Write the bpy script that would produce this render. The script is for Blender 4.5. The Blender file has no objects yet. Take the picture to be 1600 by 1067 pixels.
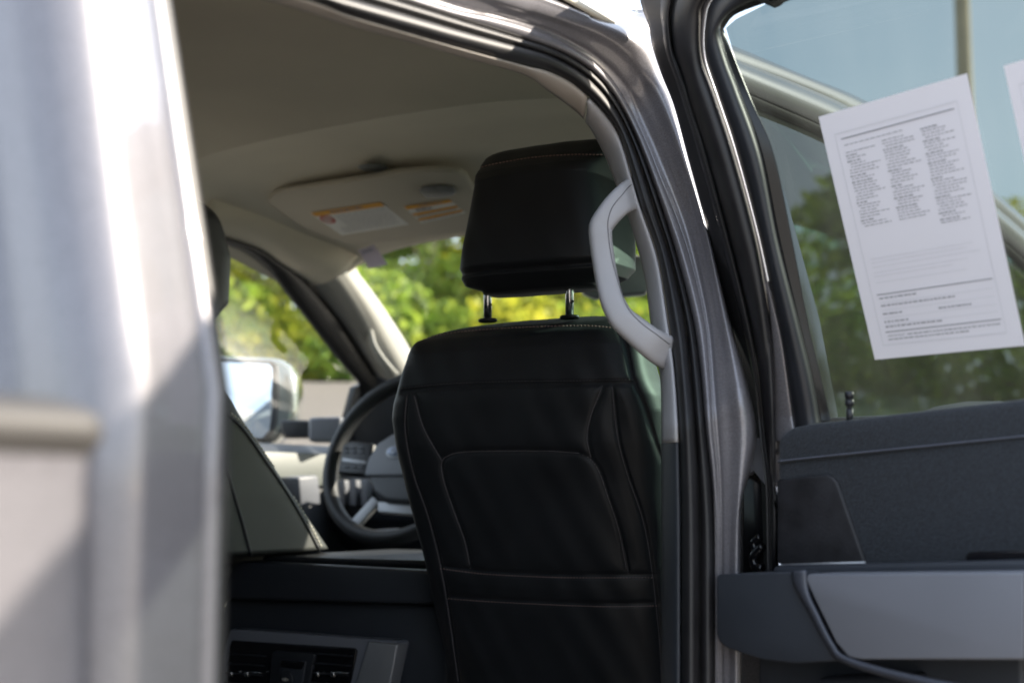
import bpy, bmesh, math, random
import numpy as np
from mathutils import Vector, Matrix
from mathutils.bvhtree import BVHTree
random.seed(5); RNG = np.random.default_rng(5)
sc = bpy.context.scene
COL = sc.collection
R = math.radians
PI = math.pi

# ------------------------------------------------------------------ camera frame
F = 2222.2; YAW = R(30); HOR = 775.0; HC = 1.25
PITCH = math.atan((HOR - 533.5) / F)
CAM = Vector((0, 0, HC))
Rv = Vector((math.cos(YAW), math.sin(YAW), 0))
Fh = Vector((-math.sin(YAW), math.cos(YAW), 0))
Fv = Fh * math.cos(PITCH) + Vector((0, 0, 1)) * math.sin(PITCH)
Uv = Rv.cross(Fv)
def ray(px, py): return Fv + Rv * ((px - 800) / F) - Uv * ((py - 533.5) / F)
def P(px, py, Z): return CAM + ray(px, py) * Z
def depth(p): return (p - CAM).dot(Fv)
def proj(p):
    d = p - CAM; z = d.dot(Fv)
    return 800 + F * d.dot(Rv) / z, 533.5 - F * d.dot(Uv) / z
def onplane(px, py, p0, n):
    d = ray(px, py)
    return CAM + d * ((Vector(p0) - CAM).dot(Vector(n)) / d.dot(Vector(n)))
def onX(px, py, x): return onplane(px, py, (x, 0, 0), (1, 0, 0))
def onY(px, py, y): return onplane(px, py, (0, y, 0), (0, 1, 0))
def onZ(px, py, z): return onplane(px, py, (0, 0, z), (0, 0, 1))
def tilted(x0, zk, tilt, skew=0, y0=0):
    """side plane x = x0 - tilt*max(0, z-zk)*sign + skew*(y-y0)"""
    def f(px, py):
        p = onplane(px, py, (x0, y0, zk), (1, -skew, 0))
        if p.z > zk: p = onplane(px, py, (x0, y0, zk), (1, -skew, tilt))
        return p
    return f
SIDE = tilted(-.56, 1.32, .30)
FRONTSIDE = tilted(-.50, 1.32, .30, .10, 1.6)
DRV = tilted(-2.13, 1.30, -.28)
def zside(px, py): return depth(SIDE(px, py))
# open rear door: hinge line, outward direction, inner normal
DA = R(15)
H0 = Vector((-.49, 1.38, 1.33)); DU = Vector((math.cos(DA), -math.sin(DA), 0)); DN = Vector((-math.sin(DA), -math.cos(DA), 0))
DL = .25
def DOOR(px, py, off=0.0):
    p = onplane(px, py, H0 + DN * off, DN)
    if p.z > 1.33:
        n = DN - Vector((0, 0, DL)); p = onplane(px, py, H0 + DN * off, n)
    return p
def DLOC(u, z, off=0.0):
    return H0 + DU * u + Vector((0, 0, z - 1.33)) + DN * (off + DL * max(0, z - 1.33))
def duz(p): return (p - H0).dot(DU), p.z

# ------------------------------------------------------------------ object helpers
def setmesh(o, me, mat, parent):
    if mat is not None: me.materials.append(mat)
    if parent is not None: o.parent = parent
    COL.objects.link(o)
def mesh_obj(name, verts, faces, mat, parent=None, smooth=True, bevel=0, seg=2, solid=0, sub=0, offset=-1):
    me = bpy.data.meshes.new(name)
    me.from_pydata([tuple(v) for v in verts], [], faces); me.update()
    if smooth: me.polygons.foreach_set('use_smooth', [True] * len(me.polygons))
    o = bpy.data.objects.new(name, me); setmesh(o, me, mat, parent)
    if solid:
        m = o.modifiers.new('solid', 'SOLIDIFY'); m.thickness = solid; m.offset = offset
    if bevel:
        m = o.modifiers.new('bevel', 'BEVEL'); m.width = bevel; m.segments = seg; m.limit_method = 'ANGLE'; m.angle_limit = R(35)
        m.harden_normals = False
    if sub:
        m = o.modifiers.new('sub', 'SUBSURF'); m.levels = m.render_levels = sub
    return o
class MB:
    def __init__(self): self.v = []; self.f = []
    def add(self, v, f):
        k = len(self.v); self.v += [Vector(x) for x in v]; self.f += [[i + k for i in q] for q in f]; return self
    def box(self, c, sx, sy, sz, M=None):
        v = [Vector((x * sx / 2, y * sy / 2, z * sz / 2)) for x in (-1, 1) for y in (-1, 1) for z in (-1, 1)]
        if M is not None: v = [M @ q for q in v]
        v = [q + Vector(c) for q in v]
        return self.add(v, [[0, 1, 3, 2], [4, 6, 7, 5], [0, 4, 5, 1], [2, 3, 7, 6], [0, 2, 6, 4], [1, 5, 7, 3]])
    def tube(self, pts, r, n=8, caps=True):
        pts = [Vector(p) for p in pts]; rr = r if isinstance(r, (list, tuple)) else [r] * len(pts)
        vs = []; up = Vector((.31, .17, .93))
        for i, p in enumerate(pts):
            t = (pts[min(i + 1, len(pts) - 1)] - pts[max(i - 1, 0)]).normalized()
            a = t.cross(up)
            if a.length < 1e-4: a = t.cross(Vector((1, 0, 0)))
            a.normalize(); b = t.cross(a).normalized()
            for k in range(n):
                g = 2 * PI * k / n; vs.append(p + a * (rr[i] * math.cos(g)) + b * (rr[i] * math.sin(g)))
        fs = [[i * n + k, i * n + (k + 1) % n, (i + 1) * n + (k + 1) % n, (i + 1) * n + k] for i in range(len(pts) - 1) for k in range(n)]
        if caps: fs += [list(range(n))[::-1], [(len(pts) - 1) * n + k for k in range(n)]]
        return self.add(vs, fs)
    def prism(self, pts, vec):
        pts = [Vector(p) for p in pts]; n = len(pts); vec = Vector(vec)
        return self.add(pts + [p + vec for p in pts], [list(range(n)), [n + i for i in range(n)][::-1]] + [[i, n + i, n + (i + 1) % n, (i + 1) % n] for i in range(n)])
    def build(self, name, mat, parent=None, **k): return fixn(mesh_obj(name, self.v, self.f, mat, parent, **k))
def fixn(o):
    bm = bmesh.new(); bm.from_mesh(o.data); bmesh.ops.recalc_face_normals(bm, faces=bm.faces); bm.to_mesh(o.data); bm.free(); return o
def slab(name, pts, vec, mat, parent, bevel=.003, seg=3, smooth=True):
    return MB().prism(pts, vec).build(name, mat, parent, bevel=bevel, seg=seg, smooth=smooth)
def empty(name, loc, parent=None):
    o = bpy.data.objects.new(name, None); o.location = loc; COL.objects.link(o)
    o.empty_display_size = .1
    if parent is not None: o.parent = parent
    return o
def tag(o, label=None, cat=None, group=None, kind=None):
    if label: o['label'] = label
    if cat: o['category'] = cat
    if group: o['group'] = group
    if kind: o['kind'] = kind
    return o
def spline(pts, n):
    """Catmull-Rom through pts (tuples of any dim), n samples equally spaced by chord length"""
    a = np.array([tuple(p) for p in pts], float)
    if len(a) == 2: return [a[0] + (a[1] - a[0]) * i / (n - 1) for i in range(n)]
    e = np.vstack([2 * a[0] - a[1], a, 2 * a[-1] - a[-2]])
    out = []
    for i in range(1, len(e) - 2):
        p0, p1, p2, p3 = e[i - 1], e[i], e[i + 1], e[i + 2]
        for t in np.linspace(0, 1, 24, endpoint=False):
            out.append(.5 * (2 * p1 + (p2 - p0) * t + (2 * p0 - 5 * p1 + 4 * p2 - p3) * t * t + (3 * p1 - p0 - 3 * p2 + p3) * t ** 3))
    out.append(a[-1]); out = np.array(out)
    s = np.concatenate([[0], np.cumsum(np.linalg.norm(np.diff(out, axis=0), axis=1))])
    q = np.linspace(0, s[-1], n)
    return [np.array([np.interp(x, s, out[:, k]) for k in range(out.shape[1])]) for x in q]
def grid_obj(name, rows, mat, parent=None, solid=0, closed=False, **k):
    m = len(rows[0]); v = [p for r in rows for p in r]
    f = [[i * m + j, i * m + (j + 1) % m, (i + 1) * m + (j + 1) % m, (i + 1) * m + j] for i in range(len(rows) - 1) for j in range(m if closed else m - 1)]
    return mesh_obj(name, v, f, mat, parent, solid=solid, **k)
def band(name, A, B, zf, mat, parent, bulge=.01, n=90, m=9, power=.5, dza=0, dzb=0, solid=.004):
    """rounded strip between two pixel polylines: depth from zf(A), swelling towards the viewer side"""
    a = spline(A, n); b = spline(B, n)
    rows = []
    for j in range(m):
        s = j / (m - 1); row = []
        for i in range(n):
            q = a[i] * (1 - s) + b[i] * s
            z = zf(*a[i]) * (1 - s) + zf(*b[i]) * s if zf is not None else 0
            z += dza * (1 - s) + dzb * s - bulge * math.sin(PI * s) ** power
            row.append(P(q[0], q[1], z))
        rows.append(row)
    return grid_obj(name, rows, mat, parent, solid=solid)
def sweep(name, path, zs, ws, hd, mat, parent, n=60, k=20, ex=3.0):
    """rounded bar: pixel path, depth per point, pixel width per point, half depth in metres"""
    p = spline([(x, y, z, w) for (x, y), z, w in zip(path, zs, ws)], n)
    vs = []
    for i in range(n):
        a, b = p[max(i - 1, 0)], p[min(i + 1, n - 1)]
        t = np.array([b[0] - a[0], b[1] - a[1]]); t /= np.linalg.norm(t); nn = np.array([-t[1], t[0]])
        x, y, z, w = p[i]; row = []
        h = hd[i] if isinstance(hd, list) else hd
        for j in range(k):
            g = 2 * PI * j / k; c, s_ = math.cos(g), math.sin(g)
            c = math.copysign(abs(c) ** (2 / ex), c); s_ = math.copysign(abs(s_) ** (2 / ex), s_)
            row.append(P(x + nn[0] * w / 2 * c, y + nn[1] * w / 2 * c, z + h * s_))
        vs.append(row)
    m = k; v = [q for r in vs for q in r]
    f = [[i * m + j, i * m + (j + 1) % m, (i + 1) * m + (j + 1) % m, (i + 1) * m + j] for i in range(n - 1) for j in range(m)]
    f += [list(range(m)), [(n - 1) * m + j for j in range(m)]]
    return fixn(mesh_obj(name, v, f, mat, parent))
def bvh(o):
    return BVHTree.FromPolygons([v.co.copy() for v in o.data.vertices], [tuple(p.vertices) for p in o.data.polygons])
def cast(tree, px, py, lift=.0):
    d = ray(px, py).normalized(); h = tree.ray_cast(CAM, d)
    if h[0] is None: return None
    return h[0] - d * lift
def stitches(mb, tree, line, step=5.5, dash=3.4, r=.0006, lift=.0006, z0=None):
    L = spline(line, 400); s = 0; seg = []
    tot = sum(np.linalg.norm(L[i + 1] - L[i]) for i in range(399)); k = int(tot / step)
    Q = spline(line, max(k, 2) * 4)
    for i in range(0, len(Q) - 3, 4):
        a, b = Q[i], Q[i + 2]
        b = a + (b - a) * (dash / step) * 1.8
        pa, pb = cast(tree, a[0], a[1], lift), cast(tree, b[0], b[1], lift)
        if pa is None or pb is None or (pa - pb).length > .02: continue
        mb.tube([pa, pb], r, 5)

# ------------------------------------------------------------------ materials
def nt(m): m.use_nodes = True; t = m.node_tree; return t, t.nodes, t.links
def principled(name, col, rough=.5, metal=0, coat=0, spec=.5, bump=None, noise=None, sheen=0, coat_rough=.05):
    m = bpy.data.materials.new(name); t, N, L = nt(m); b = N['Principled BSDF']
    b.inputs['Base Color'].default_value = (*col, 1); b.inputs['Roughness'].default_value = rough
    b.inputs['Metallic'].default_value = metal; b.inputs['Coat Weight'].default_value = coat; b.inputs['Coat Roughness'].default_value = coat_rough
    b.inputs['Specular IOR Level'].default_value = spec
    if sheen: b.inputs['Sheen Weight'].default_value = sheen
    tc = N.new('ShaderNodeTexCoord')
    if noise:
        sc_, amt = noise
        n = N.new('ShaderNodeTexNoise'); n.inputs['Scale'].default_value = sc_; n.inputs['Detail'].default_value = 6
        L.new(tc.outputs['Object'], n.inputs['Vector'])
        r = N.new('ShaderNodeMapRange'); r.inputs['To Min'].default_value = 1 - amt; r.inputs['To Max'].default_value = 1 + amt
        r.inputs['From Min'].default_value = .3; r.inputs['From Max'].default_value = .7
        L.new(n.outputs['Fac'], r.inputs['Value'])
        mx = N.new('ShaderNodeMix'); mx.data_type = 'RGBA'; mx.blend_type = 'MULTIPLY'; mx.inputs['Factor'].default_value = 1
        mx.inputs['A'].default_value = (*col, 1); L.new(r.outputs['Result'], mx.inputs['B'])
        L.new(mx.outputs['Result'], b.inputs['Base Color'])
        r2 = N.new('ShaderNodeMapRange'); r2.inputs['To Min'].default_value = max(.02, rough - .06); r2.inputs['To Max'].default_value = min(1, rough + .06)
        L.new(n.outputs['Fac'], r2.inputs['Value']); L.new(r2.outputs['Result'], b.inputs['Roughness'])
    if bump:
        kind, s, st, dist = bump
        if kind == 'voronoi':
            n = N.new('ShaderNodeTexVoronoi'); n.feature = 'DISTANCE_TO_EDGE'; out = n.outputs['Distance']
        else:
            n = N.new('ShaderNodeTexNoise'); n.inputs['Detail'].default_value = 4; out = n.outputs['Fac']
        n.inputs['Scale'].default_value = s; L.new(tc.outputs['Object'], n.inputs['Vector'])
        bp = N.new('ShaderNodeBump'); bp.inputs['Strength'].default_value = st; bp.inputs['Distance'].default_value = dist
        L.new(out, bp.inputs['Height']); L.new(bp.outputs['Normal'], b.inputs['Normal'])
    return m
def specks(m, scale=170, thr=.74, col=(.30, .30, .30)):
    t, N, L = nt(m); b = N['Principled BSDF']; tc = N.new('ShaderNodeTexCoord')
    n = N.new('ShaderNodeTexNoise'); n.inputs['Scale'].default_value = scale; n.inputs['Detail'].default_value = 1; L.new(tc.outputs['Object'], n.inputs['Vector'])
    r = N.new('ShaderNodeMapRange'); r.inputs['From Min'].default_value = thr; r.inputs['From Max'].default_value = thr + .03; L.new(n.outputs['Fac'], r.inputs['Value'])
    mx = N.new('ShaderNodeMix'); mx.data_type = 'RGBA'; mx.inputs['B'].default_value = (*col, 1); L.new(r.outputs['Result'], mx.inputs['Factor'])
    src = b.inputs['Base Color'].links[0].from_socket if b.inputs['Base Color'].links else None
    if src is not None: L.new(src, mx.inputs['A'])
    else: mx.inputs['A'].default_value = b.inputs['Base Color'].default_value
    L.new(mx.outputs['Result'], b.inputs['Base Color'])
def paint(name, col, rough=.32):
    m = principled(name, col, rough, .38, .7, coat_rough=.05); t, N, L = nt(m); b = N['Principled BSDF']
    tc = N.new('ShaderNodeTexCoord'); v = N.new('ShaderNodeTexVoronoi'); v.inputs['Scale'].default_value = 1400
    L.new(tc.outputs['Object'], v.inputs['Vector'])
    hsv = N.new('ShaderNodeMapRange'); hsv.inputs['To Min'].default_value = .8; hsv.inputs['To Max'].default_value = 1.25
    sep = N.new('ShaderNodeSeparateColor'); L.new(v.outputs['Color'], sep.inputs['Color']); L.new(sep.outputs['Red'], hsv.inputs['Value'])
    mx = N.new('ShaderNodeMix'); mx.data_type = 'RGBA'; mx.blend_type = 'MULTIPLY'; mx.inputs['Factor'].default_value = 1
    mx.inputs['A'].default_value = (*col, 1); L.new(hsv.outputs['Result'], mx.inputs['B']); L.new(mx.outputs['Result'], b.inputs['Base Color'])
    return m
def glass(name, tint, refl=1.0, rough=0.0, dust=0):
    m = bpy.data.materials.new(name); t, N, L = nt(m); N.remove(N['Principled BSDF']); out = N['Material Output']
    tr = N.new('ShaderNodeBsdfTransparent'); tr.inputs['Color'].default_value = (*tint, 1)
    gl = N.new('ShaderNodeBsdfGlossy'); gl.inputs['Roughness'].default_value = rough
    mu = N.new('ShaderNodeMath'); mu.operation = 'MULTIPLY'; mu.inputs[1].default_value = refl; mu.use_clamp = True
    # same reflectance from both sides of the thin pane
    fr2 = N.new('ShaderNodeLayerWeight'); fr2.inputs['Blend'].default_value = .5
    pw = N.new('ShaderNodeMath'); pw.operation = 'POWER'; pw.inputs[1].default_value = 5; L.new(fr2.outputs['Facing'], pw.inputs[0])
    ma = N.new('ShaderNodeMath'); ma.operation = 'MULTIPLY_ADD'; ma.inputs[1].default_value = .9; ma.inputs[2].default_value = .08
    L.new(pw.outputs[0], ma.inputs[0]); L.new(ma.outputs[0], mu.inputs[0])
    mx = N.new('ShaderNodeMixShader'); L.new(mu.outputs[0], mx.inputs['Fac']); L.new(tr.outputs[0], mx.inputs[1]); L.new(gl.outputs[0], mx.inputs[2])
    if dust:
        tc = N.new('ShaderNodeTexCoord'); mp = N.new('ShaderNodeMapping'); mp.inputs['Scale'].default_value = (14, 14, 2.2); L.new(tc.outputs['Object'], mp.inputs['Vector'])
        nz = N.new('ShaderNodeTexNoise'); nz.inputs['Scale'].default_value = 1.6; nz.inputs['Detail'].default_value = 8; L.new(mp.outputs[0], nz.inputs['Vector'])
        sp = N.new('ShaderNodeTexNoise'); sp.inputs['Scale'].default_value = 240; L.new(tc.outputs['Object'], sp.inputs['Vector'])
        spk = N.new('ShaderNodeMapRange'); spk.inputs['From Min'].default_value = .72; spk.inputs['From Max'].default_value = .76; L.new(sp.outputs['Fac'], spk.inputs['Value'])
        mr = N.new('ShaderNodeMapRange'); mr.inputs['From Min'].default_value = .3; mr.inputs['From Max'].default_value = .72; mr.inputs['To Min'].default_value = dust * .55; mr.inputs['To Max'].default_value = dust * 1.5
        L.new(nz.outputs['Fac'], mr.inputs['Value'])
        ad = N.new('ShaderNodeMath'); ad.operation = 'MULTIPLY_ADD'; ad.inputs[1].default_value = dust * 1.2; L.new(spk.outputs['Result'], ad.inputs[0]); L.new(mr.outputs['Result'], ad.inputs[2])
        df = N.new('ShaderNodeBsdfTranslucent'); df.inputs['Color'].default_value = (.62, .66, .64, 1)
        m2 = N.new('ShaderNodeMixShader'); L.new(ad.outputs[0], m2.inputs['Fac']); L.new(mx.outputs[0], m2.inputs[1]); L.new(df.outputs[0], m2.inputs[2]); L.new(m2.outputs[0], out.inputs['Surface'])
        return m
    L.new(mx.outputs[0], out.inputs['Surface'])
    return m
M = {}
M['paint'] = paint('silver_paint', (.205, .197, .212), .36)
M['leather'] = principled('black_leather', (.016, .018, .022), .52, bump=('voronoi', 650, .25, .0006), noise=(14, .15))
M['leather_side'] = principled('grained_leather', (.036, .040, .038), .6, bump=('voronoi', 420, .45, .0008), noise=(14, .12))
M['thread'] = principled('pink_thread', (.42, .27, .24), .7)
M['thread_dark'] = principled('grey_thread', (.12, .11, .12), .7)
M['thread_white'] = principled('pale_thread', (.6, .58, .5), .7)
M['headliner'] = principled('headliner_cloth', (.74, .69, .57), .95, bump=('noise', 900, .35, .001), noise=(5, .05))
M['visor'] = principled('visor_cloth', (.58, .54, .45), .9, bump=('noise', 900, .3, .001), noise=(6, .05))
M['trim'] = principled('grey_trim', (.41, .405, .42), .6, bump=('noise', 1100, .22, .0006), noise=(10, .04))
M['trim_warm'] = principled('warm_trim', (.46, .42, .38), .65, bump=('noise', 1100, .22, .0006), noise=(10, .04))
M['rubber'] = principled('black_rubber', (.008, .008, .009), .55, noise=(30, .25))
M['rubber_gloss'] = principled('smooth_rubber', (.014, .0135, .015), .45, noise=(30, .2))
M['blackplastic'] = principled('black_plastic', (.018, .020, .025), .42, bump=('noise', 700, .2, .0006), noise=(12, .2))
M['navyplastic'] = principled('dark_plastic', (.034, .039, .049), .45, bump=('noise', 900, .25, .0006), noise=(9, .12))
M['gloss'] = principled('piano_black', (.008, .008, .01), .12, noise=(6, .2))
M['greypanel'] = principled('grey_panel', (.18, .19, .22), .45, bump=('noise', 1000, .12, .0005), noise=(5, .08))
M['satin'] = principled('satin_silver', (.36, .37, .39), .45, .5, noise=(14, .05))
M['chrome'] = principled('chrome', (.85, .85, .86), .2, 1.0)
M['doorcloth'] = principled('door_cloth', (.029, .034, .042), .9, bump=('noise', 500, .8, .0016), noise=(330, .28), sheen=.1)
M['paper'] = principled('white_paper', (.76, .74, .82), .75, noise=(8, .03))
_t, _N, _L = nt(M['paper']); _tl = _N.new('ShaderNodeBsdfTranslucent'); _tl.inputs['Color'].default_value = (.62, .58, .70, 1)
_mx = _N.new('ShaderNodeMixShader'); _mx.inputs['Fac'].default_value = .4
_L.new(_N['Principled BSDF'].outputs[0], _mx.inputs[1]); _L.new(_tl.outputs[0], _mx.inputs[2]); _L.new(_mx.outputs[0], _N['Material Output'].inputs['Surface'])
M['ink'] = principled('grey_ink', (.27, .27, .31), .8)
M['inkfaint'] = principled('faint_ink', (.55, .55, .60), .8)
M['orange'] = principled('orange_ink', (.75, .36, .02), .6)
M['red'] = principled('red_ink', (.55, .08, .06), .6)
M['labelwhite'] = principled('label_white', (.82, .83, .8), .6, noise=(20, .05))
M['badge'] = principled('badge_blue', (.28, .33, .45), .3, .3)
M['mirror'] = principled('mirror', (.86, .89, .93), .03, 1.0)
M['frit'] = principled('black_frit', (.006, .007, .008), .25)
M['carpet'] = principled('cab_carpet', (.02, .02, .022), .95, noise=(60, .3))
M['glass_clear'] = glass('clear_glass', (.93, .95, .92), .7, dust=.003)
M['glass_tint'] = glass('tinted_glass', (.20, .235, .228), .5, dust=.013)
M['glass_front'] = glass('front_glass', (.27, .42, .37), 1.5, dust=.006)
M['lamp'] = principled('lens', (.16, .17, .165), .45, noise=(120, .2))

# ================================================================== THE TRUCK
truck = empty('pickup_truck', (-1.32, 1.4, 0))
tag(truck, 'silver pickup truck with rear door open, black leather seats and grey headliner', 'pickup truck')
INV = Matrix.Translation(truck.location).inverted()
bpy.context.view_layer.update()
def part(o, parent=None):
    return o
class _T:  # parent with identity offset: children given in world coordinates
    pass
def level(o):
    k = 0
    while o.parent is not None: o = o.parent; k += 1
    return k
def adopt():
    for o in list(COL.objects):
        while level(o) > 2: o.parent = o.parent.parent
    """world-space meshes: undo each parent's own offset"""
    for o in list(COL.objects):
        if o.parent is not None: o.matrix_parent_inverse = Matrix.Translation(-(truck.location if root_of(o) is truck else Vector((0, 0, 0))))  if o.parent is root_of(o) else Matrix.Identity(4)
def root_of(o):
    while o.parent is not None: o = o.parent
    return o

# ---------------- door opening: seals, flange, pillar
T0 = [(250, -45), (440, 8), (540, 40), (620, 61), (707, 86), (817, 117), (852, 140), (880, 160), (912, 187), (940, 234), (961, 285), (980, 335), (999, 400), (1009, 445), (1017, 511), (1026, 560), (1032, 600), (1033, 694), (1033, 860), (1033, 1100)]
S0 = [(250, -66), (478, 0), (540, 23), (620, 47), (707, 72), (820, 103), (852, 110), (889, 127), (917, 149), (941, 172), (967, 209), (985, 268), (999, 317), (1027, 400), (1044, 502), (1053, 568), (1060, 660), (1063, 760), (1064, 860), (1064, 1100)]
S1 = [(250, -92), (575, 3), (650, 25), (720, 46), (820, 74), (860, 86), (900, 107), (930, 131), (958, 165), (980, 205), (1000, 255), (1017, 305), (1035, 360), (1048, 400), (1071, 499), (1080, 580), (1088, 671), (1093, 760), (1095, 860), (1095, 1100)]
S2 = [(250, -118), (610, -4), (720, 31), (820, 62), (870, 79), (912, 102), (945, 132), (970, 168), (990, 208), (1008, 252), (1032, 320), (1057, 400), (1082, 499), (1094, 580), (1102, 671), (1112, 760), (1118, 860), (1119, 1100)]
F1 = [(250, -150), (660, -2), (760, 24), (820, 41), (880, 67), (930, 98), (965, 137), (990, 181), (1011, 227), (1029, 272), (1053, 330), (1077, 400), (1101, 499), (1109, 580), (1115, 671), (1121, 740), (1124, 860), (1124, 1100)]
Q1 = [(250, -175), (690, -4), (790, 22), (850, 41), (905, 65), (947, 92), (983, 128), (1010, 175), (1032, 222), (1058, 290), (1085, 370), (1111, 499), (1120, 580), (1127, 671), (1131, 760), (1131, 860), (1131, 1100)]
Q2 = [(250, -215), (760, -8), (840, 17), (900, 38), (950, 57), (985, 82), (1015, 123), (1040, 175), (1062, 235), (1098, 350), (1130, 499), (1147, 590), (1158, 671), (1154, 760), (1149, 860), (1149, 1100)]
P2 = [(250, -255), (861, 0), (925, 25), (985, 47), (1016, 66), (1027, 95), (1037, 123), (1054, 168), (1074, 240), (1109, 370), (1139, 499), (1161, 585), (1178, 671), (1170, 735), (1158, 790), (1157, 860), (1157, 1100)]
NB = 150
def lines(spec, n=NB):
    """list of (polyline, dz) sharing S0's depth at the same arc parameter"""
    base = spline(S0, n); zb = [zside(*q) for q in base]
    rows = []
    for pl, dz in spec:
        a = spline(pl, n); rows.append([(a[i], zb[i] + (dz(i / (n - 1)) if callable(dz) else dz)) for i in range(n)])
    return rows
def loftpx(name, spec, mat, parent, m=5, solid=.003, bulge=0, rowcurve='smooth'):
    rows = lines(spec); n = NB; out = []
    K = len(rows); tot = (K - 1) * m + 1
    for j in range(tot):
        q = j / m; r = []
        for i in range(n):
            c = [np.array([rows[k][i][0][0], rows[k][i][0][1], rows[k][i][1]]) for k in range(K)]
            k = min(int(q), K - 2); t = q - k
            p1, p2 = c[k], c[k + 1]; p0 = c[k - 1] if k > 0 else 2 * p1 - p2; p3 = c[k + 2] if k + 2 < K else 2 * p2 - p1
            v = .5 * (2 * p1 + (p2 - p0) * t + (2 * p0 - 5 * p1 + 4 * p2 - p3) * t * t + (3 * p1 - p0 - 3 * p2 + p3) * t ** 3)
            z = v[2] - bulge * math.sin(PI * q / (K - 1)) ** .6
            r.append(P(v[0], v[1], z))
        out.append(r)
    return grid_obj(name, out, mat, parent, solid=solid)
def mid(A, B, s):
    a, b = spline(A, 60), spline(B, 60); return [tuple(a[i] * (1 - s) + b[i] * s) for i in range(60)]

pillar = loftpx('door_pillar', [(F1, .008), (mid(F1, Q1, .5), .010), (Q1, .006), (mid(Q1, Q2, .5), .002), (Q2, -.005), (mid(Q2, P2, .6), -.003), (P2, .010), (mid(Q2, P2, 1.25), .05)], M['paint'], truck, m=5)
loftpx('pillar_flange', [(S2, .010), (mid(S2, F1, 1.04), .010)], M['paint'], truck, m=14, bulge=.011)
seal = loftpx('opening_seal', [(S0, .006), (mid(S0, S1, .96), .004)], M['rubber_gloss'], truck, m=18, bulge=.016)
loftpx('seal_lip', [(mid(S0, S1, .93), .009), (mid(S1, S2, 1.04), .010)], M['rubber_gloss'], truck, m=14, bulge=.013)
# inner trim: beige header strip (part of headliner cloth) and grey pillar cover
def cut(pl, y0, y1, n=200):
    q = [p for p in spline(pl, 400) if y0 <= p[1] <= y1]; return [tuple(p) for p in q[:: max(1, len(q) // 40)]] + [tuple(q[-1])]
def strip(name, A, B, da, db, mat, parent, bulge, m=9, n=70, solid=.004, power=.5):
    a, b = spline(A, n), spline(B, n); out = []
    for j in range(m):
        s = j / (m - 1); r = []
        for i in range(n):
            q = a[i] * (1 - s) + b[i] * s; z = zside(*b[i]) + da * (1 - s) + db * s - bulge * math.sin(PI * s) ** power
            r.append(P(q[0], q[1], z))
        out.append(r)
    return grid_obj(name, out, mat, parent, solid=solid)
edge_trim = strip('roof_edge_trim', cut(T0, -45, 187), cut(S0, -66, 150), .05, .0, M['trim_warm'], truck, .012)
upper_trim = strip('pillar_cover', cut(T0, 188, 694), cut(S0, 151, 694), .05, .004, M['trim'], truck, .018)
lower_trim = strip('lower_pillar_cover', cut(T0, 688, 1100), cut(S0, 688, 1100), .05, .004, M['navyplastic'], truck, .014)
# grab handle on the pillar
_sx = np.array(S0)
def zs0(y): return zside(float(np.interp(y, _sx[:, 1], _sx[:, 0])), y)
hpath = [(1016, 296), (1000, 300), (984, 306), (966, 319), (950, 337), (940, 352), (938, 362), (940, 385), (946, 425), (954, 462), (962, 482), (972, 498), (990, 514), (1015, 534), (1035, 547), (1056, 556), (1072, 560)]
hoff = [.06, .03, .010, -.004, -.012, -.014, -.015, -.016, -.016, -.016, -.015, -.013, -.009, -.002, .012, .034, .06]
hwid = [60, 56, 48, 42, 39, 38, 37, 36, 36, 37, 39, 41, 44, 48, 52, 56, 58]
handle = sweep('grab_handle', hpath, [zs0(y) + o for (x, y), o in zip(hpath, hoff)], hwid, .016, M['trim'], truck, n=110, k=36, ex=3.4)
ht = bvh(handle)
g = MB()
ln = [(1001, 283), (985, 290), (972, 305), (958, 322), (951, 340), (950, 360), (955, 400), (967, 445), (980, 480), (1000, 503), (1025, 522), (1046, 538)]
pts = [cast(ht, *q, lift=.0002) for q in spline(ln, 60)]
pts = [p for p in pts if p is not None]
g.tube(pts, .0005, 6)
g.build('seam_line', M['thread_dark'], handle)

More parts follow.
